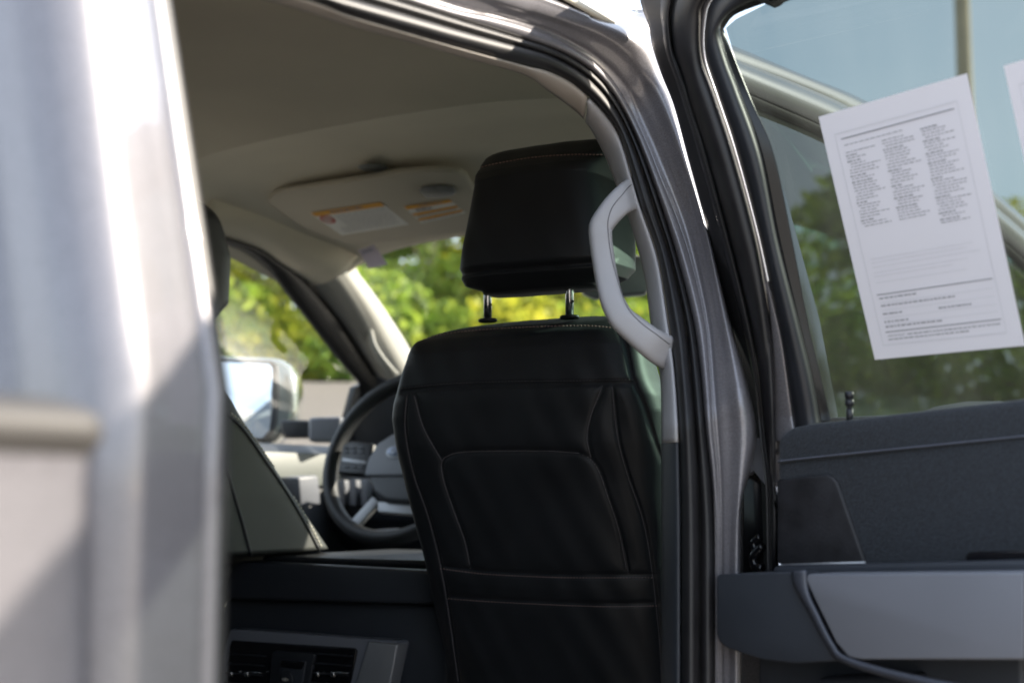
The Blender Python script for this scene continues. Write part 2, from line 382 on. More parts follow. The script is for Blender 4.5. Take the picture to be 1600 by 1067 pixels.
# ---------------- roof outside: drip channel and roof skin above the opening
def roofrow(pl, z0, up): 
    return pl
RZ = lambda px, py: zside(px, py)
def outerroof():
    A = [(250, -255), (861, 0), (985, 47), (1060, 68), (1152, 98), (1260, 138), (1330, 170), (1440, 232), (1569, 335), (1640, 400)]
    B = [(250, -275), (904, 0), (1012, 43), (1060, 55), (1148, 84), (1262, 128), (1345, 164), (1445, 226), (1574, 330), (1645, 395)]
    C = [(250, -300), (940, -2), (1000, 14), (1060, 36), (1144, 71), (1262, 120), (1349, 156), (1450, 218), (1580, 322), (1650, 386)]
    n = 80; a, b, c = spline(A, n), spline(B, n), spline(C, n)
    rows = [[], [], [], []]
    for i in range(n):
        pa, pb = FRONTSIDE(*a[i]), FRONTSIDE(*b[i]); pc = FRONTSIDE(*c[i])
        rows[0].append(pa + Vector((-.03, 0, 0.0))); rows[1].append(pa); rows[2].append(pb + Vector((.004, 0, 0)))
        d = (pc - CAM); rows[3].append(CAM + d * 1.012)
    rail = grid_obj('roof_rail', rows[1:] + [[p + Vector((-.04, 0, .006)) for p in rows[3]]], M['paint'], truck, solid=0)
    # the roof skin, from the rail across the cab
    edge = [p for p in rows[3] if p.y < 2.62]; skin = [[p + Vector((-.03, 0, .004)) for p in edge]]
    for dx, dz in [(-.08, .025), (-.15, .07), (-.3, .10), (-.6, .14), (-.9, .13), (-1.2, .08), (-1.38, -.02)]:
        skin.append([Vector((p.x + dx, p.y, max(p.z + dz, 1.93) if -.2 > dx > -1.3 else p.z + dz)) for p in edge])
    inner = [p for p in edge if p.y > 1.25]
    grid_obj('roof_side_trim', [[p + Vector((-.012, 0, 0)) for p in inner], [Vector((-.655, p.y, min(p.z - .03, float(zc(p.y)) - .12))) for p in inner], [Vector((-.70, p.y, float(zc(p.y)) - .115)) for p in inner]], M['headliner'], truck, solid=.004)
    return grid_obj('roof_panel', skin, M['paint'], truck, solid=0)


# ---------------- headliner
def zc(y):
    ys = [.2, .9, 1.3, 1.62, 1.80, 1.90, 1.93, 1.934, 2.0, 2.1, 2.25, 2.4, 2.56]
    zs = [1.86, 1.90, 1.915, 1.925, 1.916, 1.894, 1.886, 1.896, 1.904, 1.902, 1.875, 1.845, 1.81]
    return np.interp(y, ys, zs)
roof = outerroof()
ys = np.unique(np.concatenate([np.linspace(.25, 1.9, 40), [1.926, 1.93, 1.932, 1.934, 1.94], np.linspace(1.95, 2.56, 36)]))
rows = []
for y in ys:
    r = []
    for u in np.linspace(-1, 1, 60):
        e = abs(u) ** 7 if u < 0 else 1.5 * u ** 3.4
        x = -1.33 + .69 * u
        r.append(Vector((x, y + .05 * (u * u), zc(y) - .10 * e - .02 * u * u)))
    rows.append(r)
headliner = grid_obj('headliner', rows, M['headliner'], truck, solid=.006, offset=1)
mic = MB(); c0 = Vector((onZ(583, 261, 1.878)))
ring = []
for k in range(24):
    a = 2 * PI * k / 24; ring.append(c0 + Vector((.028 * math.cos(a), .03 * math.sin(a), 0)))
mic.prism(ring, (0, 0, -.003)); mic.build('microphone_cover', M['lamp'], headliner, bevel=.0014)

# ---------------- sun visor
VP0, VN = Vector((-1.6, 2.2, 1.86)), Vector((0, .22, 1)).normalized()
def onV(px, py, off=0): return onplane(px, py, VP0 - VN * off, VN)
vis_px = [(417, 312), (428, 301), (444, 295), (540, 281), (625, 266), (681, 262), (718, 265), (730, 272), (745, 300), (760, 330), (770, 352), (720, 360), (640, 368), (563, 380), (546, 378), (521, 371), (481, 356), (440, 329)]
visor = slab('sun_visor', [onV(*q) for q in vis_px], VN * -.014, M['visor'], truck, bevel=.006)
for q in visor.data.vertices: q.co += VN * .007
vl = slab('vanity_light', [onV(*q, off=.009) for q in [(655, 294), (662, 291), (690, 288), (708, 291), (713, 298), (708, 304), (690, 308), (668, 309), (660, 303)]], VN * -.003, M['lamp'], visor, bevel=.0015)
def quadmap(c, off=0, fn=None):
    c = [np.array(q, float) for q in c]
    def f(u, v):
        a = c[0] * (1 - u) + c[1] * u; b = c[3] * (1 - u) + c[2] * u; q = a * (1 - v) + b * v
        return fn(q[0], q[1])
    return f
def lab(name, corners, fn, bands, texts, parent, circle=False):
    f = quadmap(corners, fn=lambda x, y: fn(x, y, .0078)); f2 = quadmap(corners, fn=lambda x, y: fn(x, y, .0086)); f3 = quadmap(corners, fn=lambda x, y: fn(x, y, .0090))
    o = mesh_obj(name, [f(0, 0), f(1, 0), f(1, 1), f(0, 1)], [[0, 1, 2, 3]], M['labelwhite'], parent, smooth=False)
    b = MB()
    for (v0, v1) in bands: b.add([f2(0.01, v0), f2(.99, v0), f2(.99, v1), f2(.01, v1)], [[0, 1, 2, 3]])
    b.build('colour_band', M['orange'], o, smooth=False)
    t = MB()
    for (u0, u1, v, h) in texts: 
        u = u0
        while u < u1:
            w = random.uniform(.03, .08); h = h * 1.0; t.add([f3(u, v), f3(min(u + w, u1), v), f3(min(u + w, u1), v + h), f3(u, v + h)], [[0, 1, 2, 3]]); u += w + .018
    t.build('printed_lines', M['ink'], o, smooth=False)
    if circle:
        r = MB(); n = 24
        for k in range(n):
            a, c = 2 * PI * k / n, 2 * PI * (k + 1) / n
            g = lambda A, R_: f3(.10 + .085 * R_ * math.cos(A), .34 + .17 * R_ * math.sin(A))
            r.add([g(a, 1), g(c, 1), g(c, .75), g(a, .75)], [[0, 1, 2, 3]])
        r.add([f3(.05, .22), f3(.07, .2), f3(.155, .45), f3(.135, .47)], [[0, 1, 2, 3]])
        r.build('prohibition_ring', M['red'], o, smooth=False)
    return o
l1 = lab('warning_label', [(484, 333), (595, 316), (640, 351), (534, 368)], onV, [(0, .17)], [(.24, .95, v, .02) for v in np.arange(.25, .72, .10)] + [(.1, .9, v, .02) for v in np.arange(.75, .95, .10)] + [(.25, .7, .05, .07)], visor, True)
l2 = lab('warning_label', [(630, 323), (703, 312), (728, 333), (659, 349)], onV, [(0, .2), (.44, .58), (.74, .87)], [(.15, .5, .26, .1), (.05, .9, .62, .05), (.05, .9, .9, .04), (.3, .8, .06, .06)], visor)
l1['label'] = 'white airbag warning label with orange header and red ring'; l2['label'] = 'smaller warning label with three orange bands'

# ---------------- driver side: window seal, roof edge, windshield pillar
SI = [(330, 366), (355, 373), (400, 389), (431, 408), (473, 437), (511, 478), (543, 519), (591, 592), (612, 640), (625, 690)]
SO = [(330, 374), (355, 381), (384, 392), (416, 417), (447, 456), (479, 497), (511, 538), (543, 577), (562, 600), (566, 640)]
dz = lambda x, y: depth(DRV(x, y))
dseal = band('window_seal', SI, SO, dz, M['rubber'], truck, .012, dza=-.03)
WE = [(545, 398), (553, 406), (559, 424), (575, 446), (591, 468), (623, 516), (642, 548), (662, 582)]
CR = [(500, 422), (524, 433), (540, 455), (562, 494), (580, 535), (605, 582), (612, 596)]
SIp = [(473, 437), (486, 447), (511, 478), (543, 519), (570, 560), (588, 588)]
def apillar():
    n = 50; a, b, c = spline(SIp, n), spline(CR, n), spline(WE, n); rows = []
    for j in range(13):
        s = j / 12; r = []
        for i in range(n):
            if s < .5: q = a[i] * (1 - 2 * s) + b[i] * 2 * s
            else: q = b[i] * (2 - 2 * s) + c[i] * (2 * s - 1)
            z0 = dz(*a[i]) - .03; zcm = z0 - .03; zw = z0 + .02
            z = np.interp(s, [0, .25, .5, .75, 1], [z0, z0 - .03, zcm, z0 - .01, zw + .05])
            r.append(P(q[0], q[1], z))
        rows.append(r)
    return grid_obj('windshield_pillar', rows, M['trim'], truck, solid=.006)
apil = apillar()
M['pillar_pale'] = principled('pale_trim', (.34, .335, .31), .65, bump=('noise', 900, .2, .0006), noise=(8, .04))
apil.data.materials[0] = M['pillar_pale']
slab('pillar_foot', [P(*q, dz(591, 592) - .04) for q in [(560, 590), (588, 584), (612, 592), (660, 578), (700, 640), (700, 740), (560, 740), (545, 660)]], Fh * .05, M['blackplastic'], truck, bevel=.01)
sweep('pillar_handle', [(566, 492), (572, 505), (578, 522), (583, 540), (594, 558), (608, 576), (618, 588)], [dz(562, 540) - .075 + k for k in (.02, -.005, -.02, -.03, -.025, -.01, .02)], [15, 13, 12, 12, 12, 13, 15], .011, M['pillar_pale'], apil, n=40, k=16)
# headliner side cheek between visor and window
CH0 = [(330, 366), (355, 373), (400, 389), (431, 408), (473, 437), (486, 446)]
CH1 = [(330, 290), (380, 300), (430, 318), (480, 352), (530, 378), (560, 400)]
CHm = [(330, 335), (370, 345), (420, 363), (465, 398), (510, 420), (524, 435)]
def cheek():
    n = 40; a, m_, c = spline(CH0, n), spline(CHm, n), spline(CH1, n); rows = []
    for j in range(13):
        s = j / 12; r = []
        for i in range(n):
            q = (1 - s) * (1 - 2 * s) * a[i] + 4 * s * (1 - s) * m_[i] + s * (2 * s - 1) * c[i]
            z0 = dz(*a[i]) - .03; z = z0 - .05 * math.sin(PI * s * .75) + .0 * s
            r.append(P(q[0], q[1], z))
        rows.append(r)
    return grid_obj('headliner_cheek', rows, M['headliner'], truck, solid=.004)
cheek()

# ---------------- windshield, header edge
ws = [onY(545, 398, 2.62), onY(1080, 330, 2.62)]
hdr = MB()
A = spline([(540, 384), (563, 382), (640, 370), (720, 362), (900, 348), (1100, 328), (1240, 309), (1400, 292), (1500, 285)], 60)
rowsA = [[P(q[0], q[1] - 14, depth(onY(q[0], q[1], 2.55)) - .02) for q in A], [P(q[0], q[1], depth(onY(q[0], q[1], 2.55)) - .03) for q in A], [P(q[0], q[1] + 2, depth(onY(q[0], q[1], 2.55)) + .02) for q in A], [P(q[0], q[1] - 20, depth(onY(q[0], q[1], 2.55)) + .08) for q in A]]
grid_obj('windshield_header', rowsA, M['headliner'], truck, solid=.004)
windshield = mesh_obj('windshield', [(-2.05, 3.35, 1.22), (-.6, 3.35, 1.22), (-.72, 2.58, 1.85), (-1.95, 2.58, 1.85)], [[0, 1, 2, 3]], M['glass_clear'], truck, smooth=False)
# rear-view mirror
mz = depth(onY(985, 440, 2.5))
slab('rear_view_mirror', [P(*q, mz) for q in [(905, 412), (920, 404), (1000, 398), (1015, 406), (1018, 450), (1008, 460), (930, 466), (910, 458)]], Fh * .03, M['satin'], truck, bevel=.006)

# ---------------- front seats
def yb_pass(z): return np.interp(z, [.60, .8, 1.0, 1.2, 1.32, 1.40, 1.45, 1.470, 1.486, 1.5], [1.86, 1.805, 1.75, 1.69, 1.657, 1.645, 1.656, 1.668, 1.70, 1.74])
def ray_y(px, py, yf):
    d = ray(px, py); lo, hi = .5, 6
    for _ in range(60):
        m_ = (lo + hi) / 2; p = CAM + d * m_
        if p.y < yf(p.z): lo = m_
        else: hi = m_
    return CAM + d * lo
def seat_mesh(name, parent, cx, yb, yf, wl, wr, zlo, zhi, mat, nz=210, na=260, ex=3.6, top=.05, seams=(), gdepth=.0035, gw=.004, fade=None, lumps=()):
    zs = np.concatenate([np.linspace(zlo, zhi - top, nz - 24), zhi - top + top * np.sin(np.linspace(0, PI / 2, 25)[1:])])
    V = []
    for z in zs:
        b, f_ = yb(z), yf(z); c = (b + f_) / 2; h = (f_ - b) / 2
        k = 1.0
        if z > zhi - top:
            s = (z - (zhi - top)) / top; k = max(.02, (1 - s ** 2.4)) ** (1 / 2.4)
        for i in range(na):
            g = 2 * PI * i / na; cs, sn = math.cos(g), math.sin(g)
            cs = math.copysign(abs(cs) ** (2 / ex), cs); sn = math.copysign(abs(sn) ** (2 / ex), sn)
            w = wr(z) if cs > 0 else wl(z)
            V.append((cx + (w * (.25 + .75 * k)) * cs, c + h * k * sn, z))
    V = np.array(V)
    # cut seams: displace along the inward normal (forward) for vertices on the rear face
    if len(seams):
        rv, fv, uv = np.array(Rv), np.array(Fv), np.array(Uv)
        d = V - np.array(CAM); Z = d @ fv; X = 800 + F * (d @ rv) / Z; Y = 533.5 - F * (d @ uv) / Z
        idx = np.arange(len(V)) % na; g = 2 * PI * idx / na
        rear = (np.sin(g) < .15)
        disp = np.zeros(len(V))
        for line, gd, w_ in seams:
            Q = np.array(spline(line, 160))
            a = Q[:-1]; ab = Q[1:] - Q[:-1]
            best = np.full(len(V), 1e9)
            for j in range(len(a)):
                t = np.clip(((X - a[j, 0]) * ab[j, 0] + (Y - a[j, 1]) * ab[j, 1]) / (ab[j] @ ab[j] + 1e-9), 0, 1)
                dd = np.hypot(X - a[j, 0] - t * ab[j, 0], Y - a[j, 1] - t * ab[j, 1]); best = np.minimum(best, dd)
            m_ = best * Z / F
            disp = np.maximum(disp, gd * (np.exp(-(m_ / w_) ** 2) * 1.0 + .55 * np.exp(-(m_ / (w_ * 5)) ** 2)))
        V[rear, 1] += disp[rear]
        for (poly, amt) in lumps:
            pass
    V[:, 1] += .0007 * np.sin(V[:, 0] * 41 + 3 * np.sin(V[:, 2] * 17)) * np.sin(V[:, 2] * 33 + 2 * np.sin(V[:, 0] * 23)) + .0007 * np.sin(V[:, 0] * 130 + V[:, 2] * 60)
    n = len(zs); f = [[i * na + j, i * na + (j + 1) % na, (i + 1) * na + (j + 1) % na, (i + 1) * na + j] for i in range(n - 1) for j in range(na)]
    f += [[(n - 1) * na + j for j in range(na)], list(range(na))[::-1]]
    return mesh_obj(name, V.tolist(), f, mat, parent)
CX = -.96
outl = [(690, 1060), (690, 1035), (671, 940), (655, 864), (640, 798), (621, 722), (614, 655), (617, 632), (623, 612), (631, 592), (643, 560), (662, 531), (689, 510), (740, 496)]
pp = [ray_y(x, y, lambda z: yb_pass(z) + .045) for x, y in outl]
pp.sort(key=lambda p: p.z)
wz, wv = [p.z for p in pp], [CX - p.x for p in pp]
wl = lambda z: float(np.interp(z, wz, wv))
wr = lambda z: min(.215, wl(z) * .93)
yf_pass = lambda z: yb_pass(z) + np.interp(z, [.6, 1.0, 1.3, 1.42, 1.5], [.24, .23, .17, .12, .09])
A_ = [(627, 611), (695, 604), (790, 600), (885, 599), (990, 597)]
B_ = [(636, 616), (633, 669), (645, 736), (669, 807), (688, 883), (702, 964), (716, 1064)]
C_ = [(647, 618), (662, 669), (690, 719)]
D_ = [(735, 888), (726, 845), (709, 798), (693, 750), (690, 722), (700, 712), (724, 706), (800, 704), (885, 706), (914, 712), (933, 731), (949, 774), (966, 826), (979, 890)]
E_ = [(941, 603), (923, 650), (917, 684), (923, 714)]
F_ = [(956, 604), (964, 679), (980, 741), (1004, 812), (1018, 888), (1030, 1000), (1034, 1070)]
G_ = [(688, 884), (766, 893), (885, 898), (1021, 898)]
H_ = [(700, 931), (790, 937), (933, 943), (1028, 942)]
I_ = [(660, 531), (691, 523), (744, 516), (827, 511), (914, 509), (955, 512), (985, 522)]
J_ = [(962, 512), (975, 538), (987, 595), (1002, 628), (1032, 718)]
SE = [(A_, .005, .003), (B_, .003, .0025), (C_, .003, .0025), (D_, .0032, .0028), (E_, .003, .0025), (F_, .003, .0025), (G_, .004, .0025), (H_, .003, .0025), (I_, .0022, .002), (J_, .004, .003)]
seat = seat_mesh('front_seat', truck, CX, yb_pass, yf_pass, wl, wr, .62, 1.502, M['leather'], nz=300, na=360, seams=SE)
tr = bvh(seat)
th = MB()
stitches(th, tr, I_[:-1], 5.6, 3.4, .0009, .0009)
th.build('stitching', M['thread'], seat)
for l in (G_, H_):
    th = MB(); stitches(th, tr, [(x, y + 4) for x, y in l], 4.8, 1.9, .00055, .0006); th.build('stitching', M['thread'], seat)
th = MB()
stitches(th, tr, [(x, y - 4) for x, y in A_], 5, 3.4, .0005, .0006)
for l in (B_, C_, D_, E_, F_):
    pts = [cast(tr, *q, lift=-.0004) for q in spline(l, 80)]
    run = []
    for p in pts:
        if p is None or (run and (p - run[-1]).length > .03):
            if len(run) > 2: th.tube(run, .0008, 5)
            run = []
        if p is not None: run.append(p)
    if len(run) > 2: th.tube(run, .0008, 5)
th.build('seam_thread', M['thread_dark'], seat)
# grained bolster on the front side of the passenger seat
# headrest
yb_h = lambda z: np.interp(z, [1.530, 1.54, 1.552, 1.566, 1.62, 1.688, 1.70, 1.72, 1.745], [1.690, 1.672, 1.652, 1.644, 1.650, 1.657, 1.664, 1.688, 1.72])
yf_h = lambda z: np.interp(z, [1.53, 1.56, 1.62, 1.70, 1.745], [1.745, 1.80, 1.825, 1.81, 1.79])
ho = [(760, 455), (730, 447), (716, 428), (715, 418), (720, 390), (730, 340), (742, 290), (752, 262), (770, 243), (800, 228)]
HX = -.948
hp = [ray_y(x, y, lambda z: yb_h(z) + .02) for x, y in ho]; hp.sort(key=lambda p: p.z)
hzv, hwv = [p.z for p in hp], [HX - p.x for p in hp]
hw = lambda z: float(np.interp(z, hzv, hwv)) + .008
hs1 = [(742, 266), (765, 258), (827, 247), (889, 242), (942, 242)]
hs2 = [(718, 428), (765, 421), (848, 415), (922, 409), (960, 402)]
head = seat_mesh('headrest', seat, HX, yb_h, yf_h, hw, lambda z: hw(z) * 1.17, 1.532, 1.748, M['leather'], nz=170, na=320, ex=4.0, top=.018, seams=[(hs1, .0022, .002), (hs2, .006, .004)])
hb = bvh(head); th = MB(); stitches(th, hb, hs1, 5.6, 3.4, .0009, .0009)
th.build('stitching', M['thread'], head)
for (x, y0, y1) in ((762, 434, 494), (890, 424, 489)):
    b = MB(); zz = depth(ray_y(x, y1, lambda z: yb_pass(min(z, 1.46)) + .055))
    b.tube([P(x, y0 - 8, zz), P(x, y1 + 8, zz)], .0058, 20); po = b.build('headrest_post', M['chrome'], seat)
    for yy in (y0 + 12, y1 - 15): MB().tube([P(x + 2, yy, zz - .0062), P(x + 6, yy - 4, zz - .0045)], .0016, 6).build('notch', M['blackplastic'], po)
    b = MB(); ctr = P(x, y1 + 2, zz); rg = [ctr + Vector((.0145 * math.cos(a), .011 * math.sin(a), -.007)) for a in np.linspace(0, 2 * PI, 28, endpoint=False)]
    b.prism(rg, (0, 0, .0055)); b.build('post_collar', M['blackplastic'], seat, bevel=.0025)

# driver seat, further across the cab and slid back
DX = -1.715
dfp = [onX(x, y, DX + .225) for x, y in [(330, 530), (353, 566), (380, 602), (405, 645), (433, 690), (461, 735), (490, 780), (518, 822), (544, 862), (570, 905)]]
dfp.sort(key=lambda p: p.z); fz, fy = [p.z for p in dfp], [p.y for p in dfp]
yfd = lambda z: float(np.interp(z, fz, fy))
ybd = lambda z: float(np.interp(z, [.9, 1.2, 1.40, 1.50], [1.70, 1.60, 1.545, 1.56]))
seat2 = seat_mesh('front_seat', truck, DX, ybd, yfd, lambda z: .24, lambda z: float(np.interp(z, [.9, 1.135, 1.16, 1.25, 1.4, 1.52], [.06, .06, .235, .23, .215, .17])), .95, 1.515, M['leather_side'], nz=120, na=200, ex=5)
t2 = bvh(seat2); th = MB()
S2a = [(342, 632), (360, 645), (385, 668), (420, 718), (450, 762), (480, 812), (508, 866)]
stitches(th, t2, S2a[1:], 6.5, 4.2, .0019, .0016); th.build('stitching', M['thread_white'], seat2)
gl = MB()
for l in ([(x - 5, y + 3) for x, y in S2a], [(346, 715), (360, 755), (378, 815), (392, 868)]):
    pts = [p for p in (cast(t2, *q, lift=0) for q in spline(l, 60)) if p is not None]
    if len(pts) > 3: gl.tube(pts, .0034, 8)
gl.build('seam_piping', M['leather'], seat2)
hd = seat_mesh('headrest', seat2, DX - .028, lambda z: 1.69, lambda z: float(np.interp(z, [1.52, 1.58, 1.66, 1.75], [1.81, 1.885, 1.89, 1.84])), lambda z: .12, lambda z: .12, 1.515, 1.76, M['leather'], nz=70, na=120, ex=3.4, top=.05)
dxs = proj(Vector((DX + .12, 1.75, 1.62)))
for x in (-.06, .06):
    MB().tube([(DX + x, 1.67, 1.47), (DX + x, 1.68, 1.55)], .006, 12).build('headrest_post', M['chrome'], seat2)

# ---------------- centre console
CY = 1.70
c3 = lambda x, y, yy=CY: onY(x, y, yy + .11)
console = slab('center_console', [c3(*q, 1.72) for q in [(345, 1120), (345, 960), (352, 935), (655, 944), (700, 946), (700, 1120)]], (0, .55, 0), M['navyplastic'], truck, bevel=.008)
lidp = [c3(*q, 1.69) for q in [(352, 936), (352, 905), (364, 880), (376, 876), (655, 890), (705, 894), (705, 945)]]
lid = slab('console_lid', lidp, (0, .5, 0), M['navyplastic'], console, bevel=.007)
pad = slab('lid_pad', [onZ(*q, 1.172) if False else q for q in [Vector((-1.53, 1.83, 1.141)), Vector((-1.2, 1.83, 1.141)), Vector((-1.2, 2.2, 1.141)), Vector((-1.53, 2.2, 1.141))]], (0, 0, .012), M['leather'], console, bevel=.006)
vp = slab('vent_panel', [c3(*q, 1.69) for q in [(340, 1120), (344, 1030), (358, 985), (364, 982), (618, 1001), (622, 1005), (596, 1120)]], (0, .05, 0), M['greypanel'], console, bevel=.004)
slab('bevel_wing', [c3(*q, 1.682) for q in [(575, 1002), (621, 1006), (600, 1120), (540, 1120)]], (0, .03, 0), M['satin'], vp, bevel=.003)
rec = slab('vent_recess', [c3(*q, 1.686) for q in [(350, 1120), (358, 1010), (362, 1000), (553, 1012), (557, 1016), (535, 1120)]], (0, .03, 0), M['gloss'], vp, bevel=.002)
for x0, x1, sl in ((357, 413, 0), (492, 548, 0)):
    vn = MB()
    for k in range(7):
        y = 1022 + k * 15
        a, b = c3(x0 - k * 3, y, 1.680), c3(x1 - k * 3, y + 4, 1.680)
        vn.prism([a, b, b + Vector((0, 0, .002)), a + Vector((0, 0, .002))], (0, .02, 0))
    v_ = vn.build('air_vent', M['blackplastic'], vp, bevel=.0006, smooth=False)
    tb = MB(); 
    for xx, w, hh in ((x0 + 1, 4, 9), (x0 + 24, 6, 10), (x0 + 30, 20, 3)):
        a = c3(xx, 1049, 1.676); b = c3(xx + w, 1049 + 1, 1.676); dz_ = Vector((0, 0, -hh * .00078))
        MB().prism([a, b, b + dz_, a + dz_], (0, .006, 0)).build('vent_tab', M['chrome'], v_, bevel=.0008)
out = slab('outlet_panel', [c3(*q, 1.681) for q in [(415, 1120), (424, 1020), (428, 1016), (490, 1020), (492, 1024), (472, 1120)]], (0, .02, 0), M['blackplastic'], vp, bevel=.003)
slab('outlet_insert', [c3(*q, 1.678) for q in [(428, 1120), (438, 1030), (478, 1033), (462, 1120)]], (0, .01, 0), M['navyplastic'], out, bevel=.002)
slab('outlet_display', [c3(*q, 1.675) for q in [(438, 1042), (440, 1031), (474, 1034), (470, 1045)]], (0, .01, 0), M['gloss'], out, bevel=.001)
oc = c3(446, 1060, 1.675); rg = [oc + Vector((.0135 * math.cos(a), 0, .0135 * math.sin(a))) for a in np.linspace(0, 2 * PI, 32, endpoint=False)]
cap = MB().prism(rg, (0, .01, 0)).build('outlet_cap', M['blackplastic'], out, bevel=.002)
ic = MB()
for xx, hh in ((-.005, .003), (-.0015, .005), (.0015, .005), (.005, .003)): ic.box(oc + Vector((xx, -.0006, -.001)), .0012, .0006, hh)
ic.build('socket_icon', M['thread_white'], cap, smooth=False)

# ---------------- steering wheel
WZ = 2.9; WC = P(633, 712, WZ)
wa = Vector((0, -math.cos(R(24)), math.sin(R(24)))); wx = Vector((1, 0, 0)); wy = wa.cross(wx) * 1.0
if wy.z < 0: wy = -wy
def onW(px, py, off=0): return onplane(px, py, WC + wa * off, wa)
rimR, rimr = .181, .0155
rv_, rf_ = [], []
for i in range(120):
    a = 2 * PI * i / 120
    for j in range(18):
        b = 2 * PI * j / 18
        rv_.append(WC + wx * ((rimR + rimr * math.cos(b)) * math.cos(a)) + wy * ((rimR + rimr * math.cos(b)) * math.sin(a)) + wa * (rimr * 1.15 * math.sin(b)))
rf_ = [[i * 18 + j, ((i + 1) % 120) * 18 + j, ((i + 1) % 120) * 18 + (j + 1) % 18, i * 18 + (j + 1) % 18] for i in range(120) for j in range(18)]
wheel = fixn(mesh_obj('steering_wheel', rv_, rf_, M['leather'], truck))
hub = slab('wheel_hub', [onW(*q, .018) for q in [(572, 740), (578, 715), (592, 690), (612, 676), (640, 670), (690, 672), (705, 700), (700, 745), (680, 775), (650, 786), (600, 782), (582, 768)]], wa * -.03, M['navyplastic'], wheel, bevel=.01, seg=4)
slab('hub_cover', [onW(*q, .024) for q in [(568, 743), (575, 716), (590, 692), (612, 678), (640, 673), (690, 675), (700, 705), (696, 742)]], wa * -.012, M['greypanel'], wheel, bevel=.005, seg=3)
sp = slab('button_spoke', [onW(*q, .012) for q in [(527, 738), (535, 694), (548, 688), (584, 692), (580, 715), (572, 742)]], wa * -.02, M['blackplastic'], wheel, bevel=.005)
sb = MB()
sb.prism([onW(*q, .014) for q in [(535, 715), (573, 720), (572, 725), (534, 720)]], wa * -.003); sb.build('silver_strip', M['satin'], sp, bevel=.0006)
for x in (540, 552, 564):
    for y in (699, 706, 729): MB().prism([onW(x + dx, y + dy, .0135) for dx, dy in ((-4, -2), (4, -1.5), (4, 2), (-4, 1.5))], wa * -.002).build('button', M['navyplastic'], sp, bevel=.0005)
slab('lower_spoke', [onW(*q, .006) for q in [(548, 812), (582, 775), (592, 784), (560, 820)]], wa * -.012, M['satin'], wheel, bevel=.002)
slab('lower_spoke', [onW(*q, .006) for q in [(590, 783), (648, 787), (648, 804), (590, 799)]], wa * -.012, M['satin'], wheel, bevel=.002)
slab('lower_spoke', [onW(*q, .002) for q in [(548, 818), (570, 828), (620, 824), (640, 830), (590, 836), (556, 830)]], wa * -.012, M['greypanel'], wheel, bevel=.002)
bc = onW(618, 705, .027); bo = [bc + wx * (.024 * math.cos(a)) + wy * (.0145 * math.sin(a)) for a in np.linspace(0, 2 * PI, 32, endpoint=False)]
bd = MB().prism(bo, wa * -.004).build('oval_badge', M['satin'], wheel, bevel=.001)
bo = [bc + wa * .0012 + wx * (.020 * math.cos(a)) + wy * (.011 * math.sin(a)) for a in np.linspace(0, 2 * PI, 32, endpoint=False)]
MB().prism(bo, wa * -.003).build('badge_field', M['badge'], bd)
sq = MB(); sq.tube([bc + wa * .0016 + wx * x + wy * y for x, y in [(-.012, -.001), (-.010, .004), (-.004, .005), (-.008, -.004), (-.003, 0), (0, -.003), (.002, .001), (.005, -.003), (.007, .001), (.009, -.003), (.012, .003)]], .0007, 5)
sq.build('badge_script', M['chrome'], bd)
MB().tube([WC - wa * .01, WC - wa * .32], [.045, .055], 20).build('steering_column', M['blackplastic'], wheel)
# ---------------- dashboard
db = MB()
prof = [(2.78, .8), (2.78, 1.12), (2.72, 1.2), (2.72, 1.27), (2.80, 1.315), (3.0, 1.33), (3.45, 1.27), (3.45, .8)]
db.prism([(-2.08, y, z) for y, z in prof], (1.5, 0, 0)); dash = db.build('dashboard', M['blackplastic'], truck, bevel=.012)
hbp = [(2.72, 1.28), (2.70, 1.36), (2.76, 1.385), (2.95, 1.36), (2.98, 1.3)]
MB().prism([(-1.86, y, z) for y, z in hbp], (.34, 0, 0)).build('instrument_hood', M['blackplastic'], dash, bevel=.01)
for k in range(3):
    slab('dash_vent', [onY(*q, 2.70) for q in [(528 + 18 * k, 790), (538 + 18 * k, 790), (538 + 18 * k, 750), (528 + 18 * k, 750)]], (0, .02, 0), M['greypanel'], dash, bevel=.002)

# ---------------- driver's door (closed): inner panel, glass
BZ = 1.372
dd = MB()
pr = [(-2.09, .7), (-2.05, 1.1), (-2.075, 1.16), (-2.10, 1.34), (-2.14, BZ), (-2.2, BZ), (-2.27, 1.2), (-2.27, .7)]
dd.prism([(x, 1.75, z) for x, z in pr], (0, 1.38, 0)); ddoor = dd.build('front_door', M['navyplastic'], truck, bevel=.006)
M['sunpanel'] = principled('door_upper', (.10, .112, .105), .45, noise=(10, .05))
slab('upper_trim', [Vector((-2.084, 2.3, 1.275)), Vector((-2.084, 3.1, 1.275)), Vector((-2.096, 3.1, 1.35)), Vector((-2.096, 2.3, 1.35))], (.004, 0, 0), M['sunpanel'], ddoor, bevel=.001)
slab('grab_pocket', [onX(*q, -2.03) for q in [(466, 745), (498, 742), (502, 788), (470, 792)]], (-.06, 0, 0), M['greypanel'], ddoor, bevel=.006)
mesh_obj('door_glass', [(-2.16, 1.75, BZ), (-2.16, 3.15, BZ), (-2.05, 2.62, 1.83), (-2.05, 1.75, 1.83)], [[0, 1, 2, 3]], M['glass_clear'], ddoor, smooth=False)
slab('mirror_sail', [DRV(*q) for q in [(556, 604), (566, 600), (600, 640), (640, 700), (541, 700), (544, 650)]], (-.02, 0, 0), M['blackplastic'], ddoor, bevel=.003)
